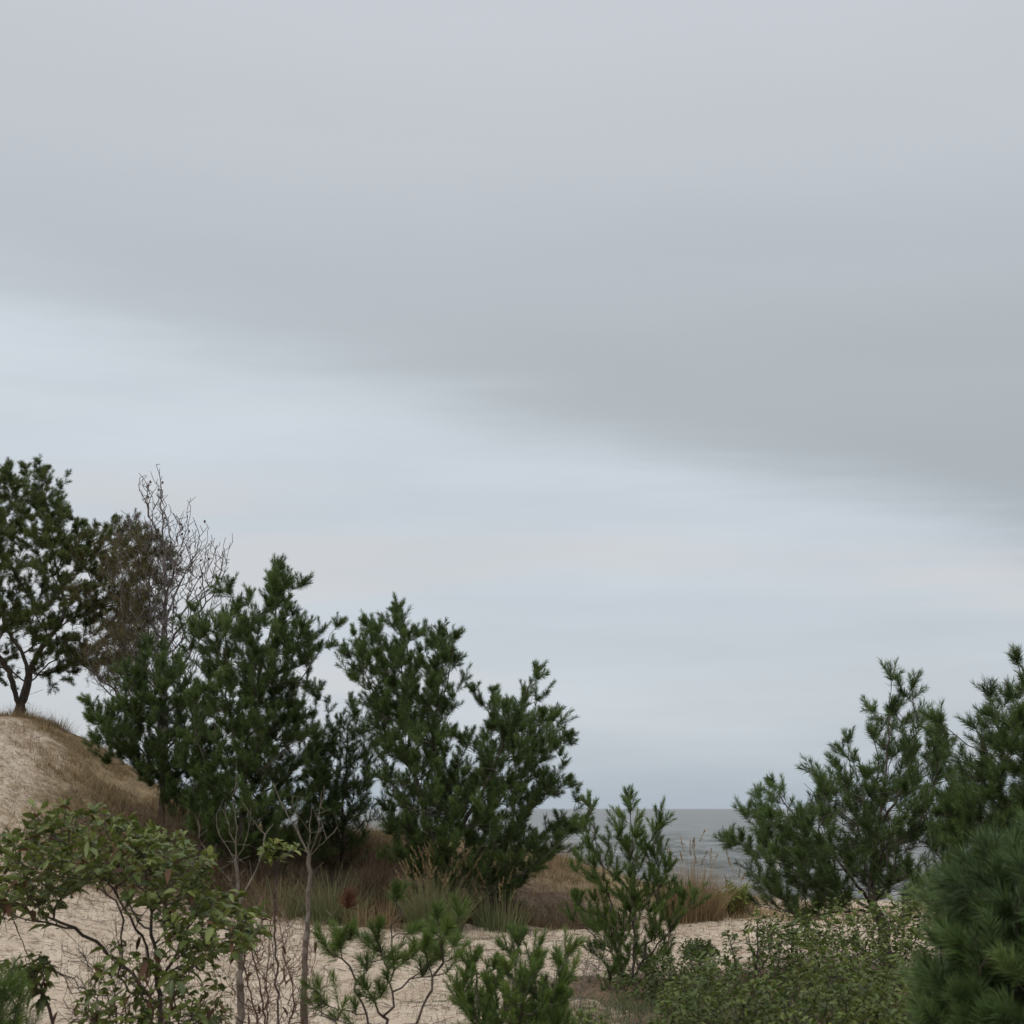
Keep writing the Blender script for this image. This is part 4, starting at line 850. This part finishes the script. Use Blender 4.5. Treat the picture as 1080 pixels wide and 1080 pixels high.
# short ground grass, too fine to count
def cover(name, n, fn, xr, yr, h, mat, seed, w=.005, tm=.5, lean=.8):
    rng = np.random.default_rng(seed); x = rng.uniform(*xr, n * 6); y = rng.uniform(*yr, n * 6)
    k = rng.random(n * 6) < fn(x, y) * sstep(.38, .62, fbm(x * 1.6, y * 1.6, seed, 3)); x, y = x[k][:n], y[k][:n]; n = len(x)
    pos = np.stack([x, y, height(x, y) - .01], 1); hh = rng.uniform(.4, 1, n) * h * (.5 + fbm(x * 2.3, y * 2.3, seed + 7, 2))
    V, Q, tn, _ = blades(pos, hh, rng.uniform(.2, 1.2, n) * lean, w, rng, np.clip(rng.normal(tm, .2, n), 0, 1), 3, .5)
    o = mesh_obj(name, V, 4, Q, M[mat], tint=tn); return tag(o, None, None, None, 'stuff')
cover('dry_grass', 90000, grass_f, (-12, 10), (17, 27), .16, 'grass_tan', 141, w=.007, tm=.55)
cover('grass_litter', 30000, lambda x, y: np.clip(litter_f(x, y) + .12, 0, 1), (-10, 7), (11, 23), .10, 'grass_brown', 142, tm=.7)
cover('sparse_grass', 14000, lambda x, y: np.full(len(x), .35), (-8, 8), (10.5, 22), .10, 'grass_green', 143, tm=.6, lean=1.2)
cover('undergrowth', 16000, lambda x, y: blob(x, y, 2.6, 10.5, 1.9, 1.6), (0, 7), (8.5, 14), .22, 'grass_green', 144, w=.006, tm=.35, lean=1.2)
def debris():
    rng = np.random.default_rng(150); n = 15000; x = rng.uniform(-9, 8, n); y = 10.3 + 13 * rng.random(n) ** 1.3
    k = rng.random(n) < .12 + .9 * sstep(.45, .68, fbm(x * 1.1, y * 2.2, 151, 4)); x, y = x[k], y[k]; n = len(x)
    A = np.stack([x, y, height(x, y) + .008], 1); a = rng.uniform(0, 6.28, n); L = rng.uniform(.02, .13, n) ** 1.0
    B = A + np.stack([np.cos(a) * L, np.sin(a) * L, rng.uniform(-.002, .025, n)], 1)
    V, Q = tubes(A, B, rng.uniform(.0015, .004, n), rng.uniform(.001, .003, n), 4)
    o = mesh_obj('twig_litter', V, 4, Q, M['bark_pale']); tag(o, None, None, None, 'stuff')
debris()
def post():
    b = P(822, 950, 23.0); b[2] = gz(b[0], b[1]); h = P(822, 902, 23.0)[2] - b[2]
    m, nt, bs = base_mat('weathered_white_paint'); bs.inputs['Roughness'].default_value = .6
    n = nt.nodes.new('ShaderNodeTexNoise'); n.inputs['Scale'].default_value = 20; c = nt.nodes.new('ShaderNodeValToRGB'); nt.links.new(n.outputs['Fac'], c.inputs[0])
    c.color_ramp.elements[0].color = (.45, .43, .40, 1); c.color_ramp.elements[0].position = .3; c.color_ramp.elements[1].color = (.75, .74, .70, 1); nt.links.new(c.outputs[0], bs.inputs['Base Color'])
    o = empty('white_post', b); tag(o, 'thin white post half hidden behind the leaning pine', 'post')
    z = np.array([[0, 0, -.2], [0, 0, h]]); V, Q = tubes(b + z[:1], b + z[1:], np.array([.024]), np.array([.022]), 12); mesh_obj('shaft', V, 4, Q, m, o, smooth=True, loc=b)
    V, Q = tubes(b + np.array([[0, 0, h], [0, 0, h + .03]]), b + np.array([[0, 0, h + .03], [0, 0, h + .05]]), np.array([.03, .03]), np.array([.03, .002]), 12); mesh_obj('cap', V, 4, Q, m, o, loc=b)
post()
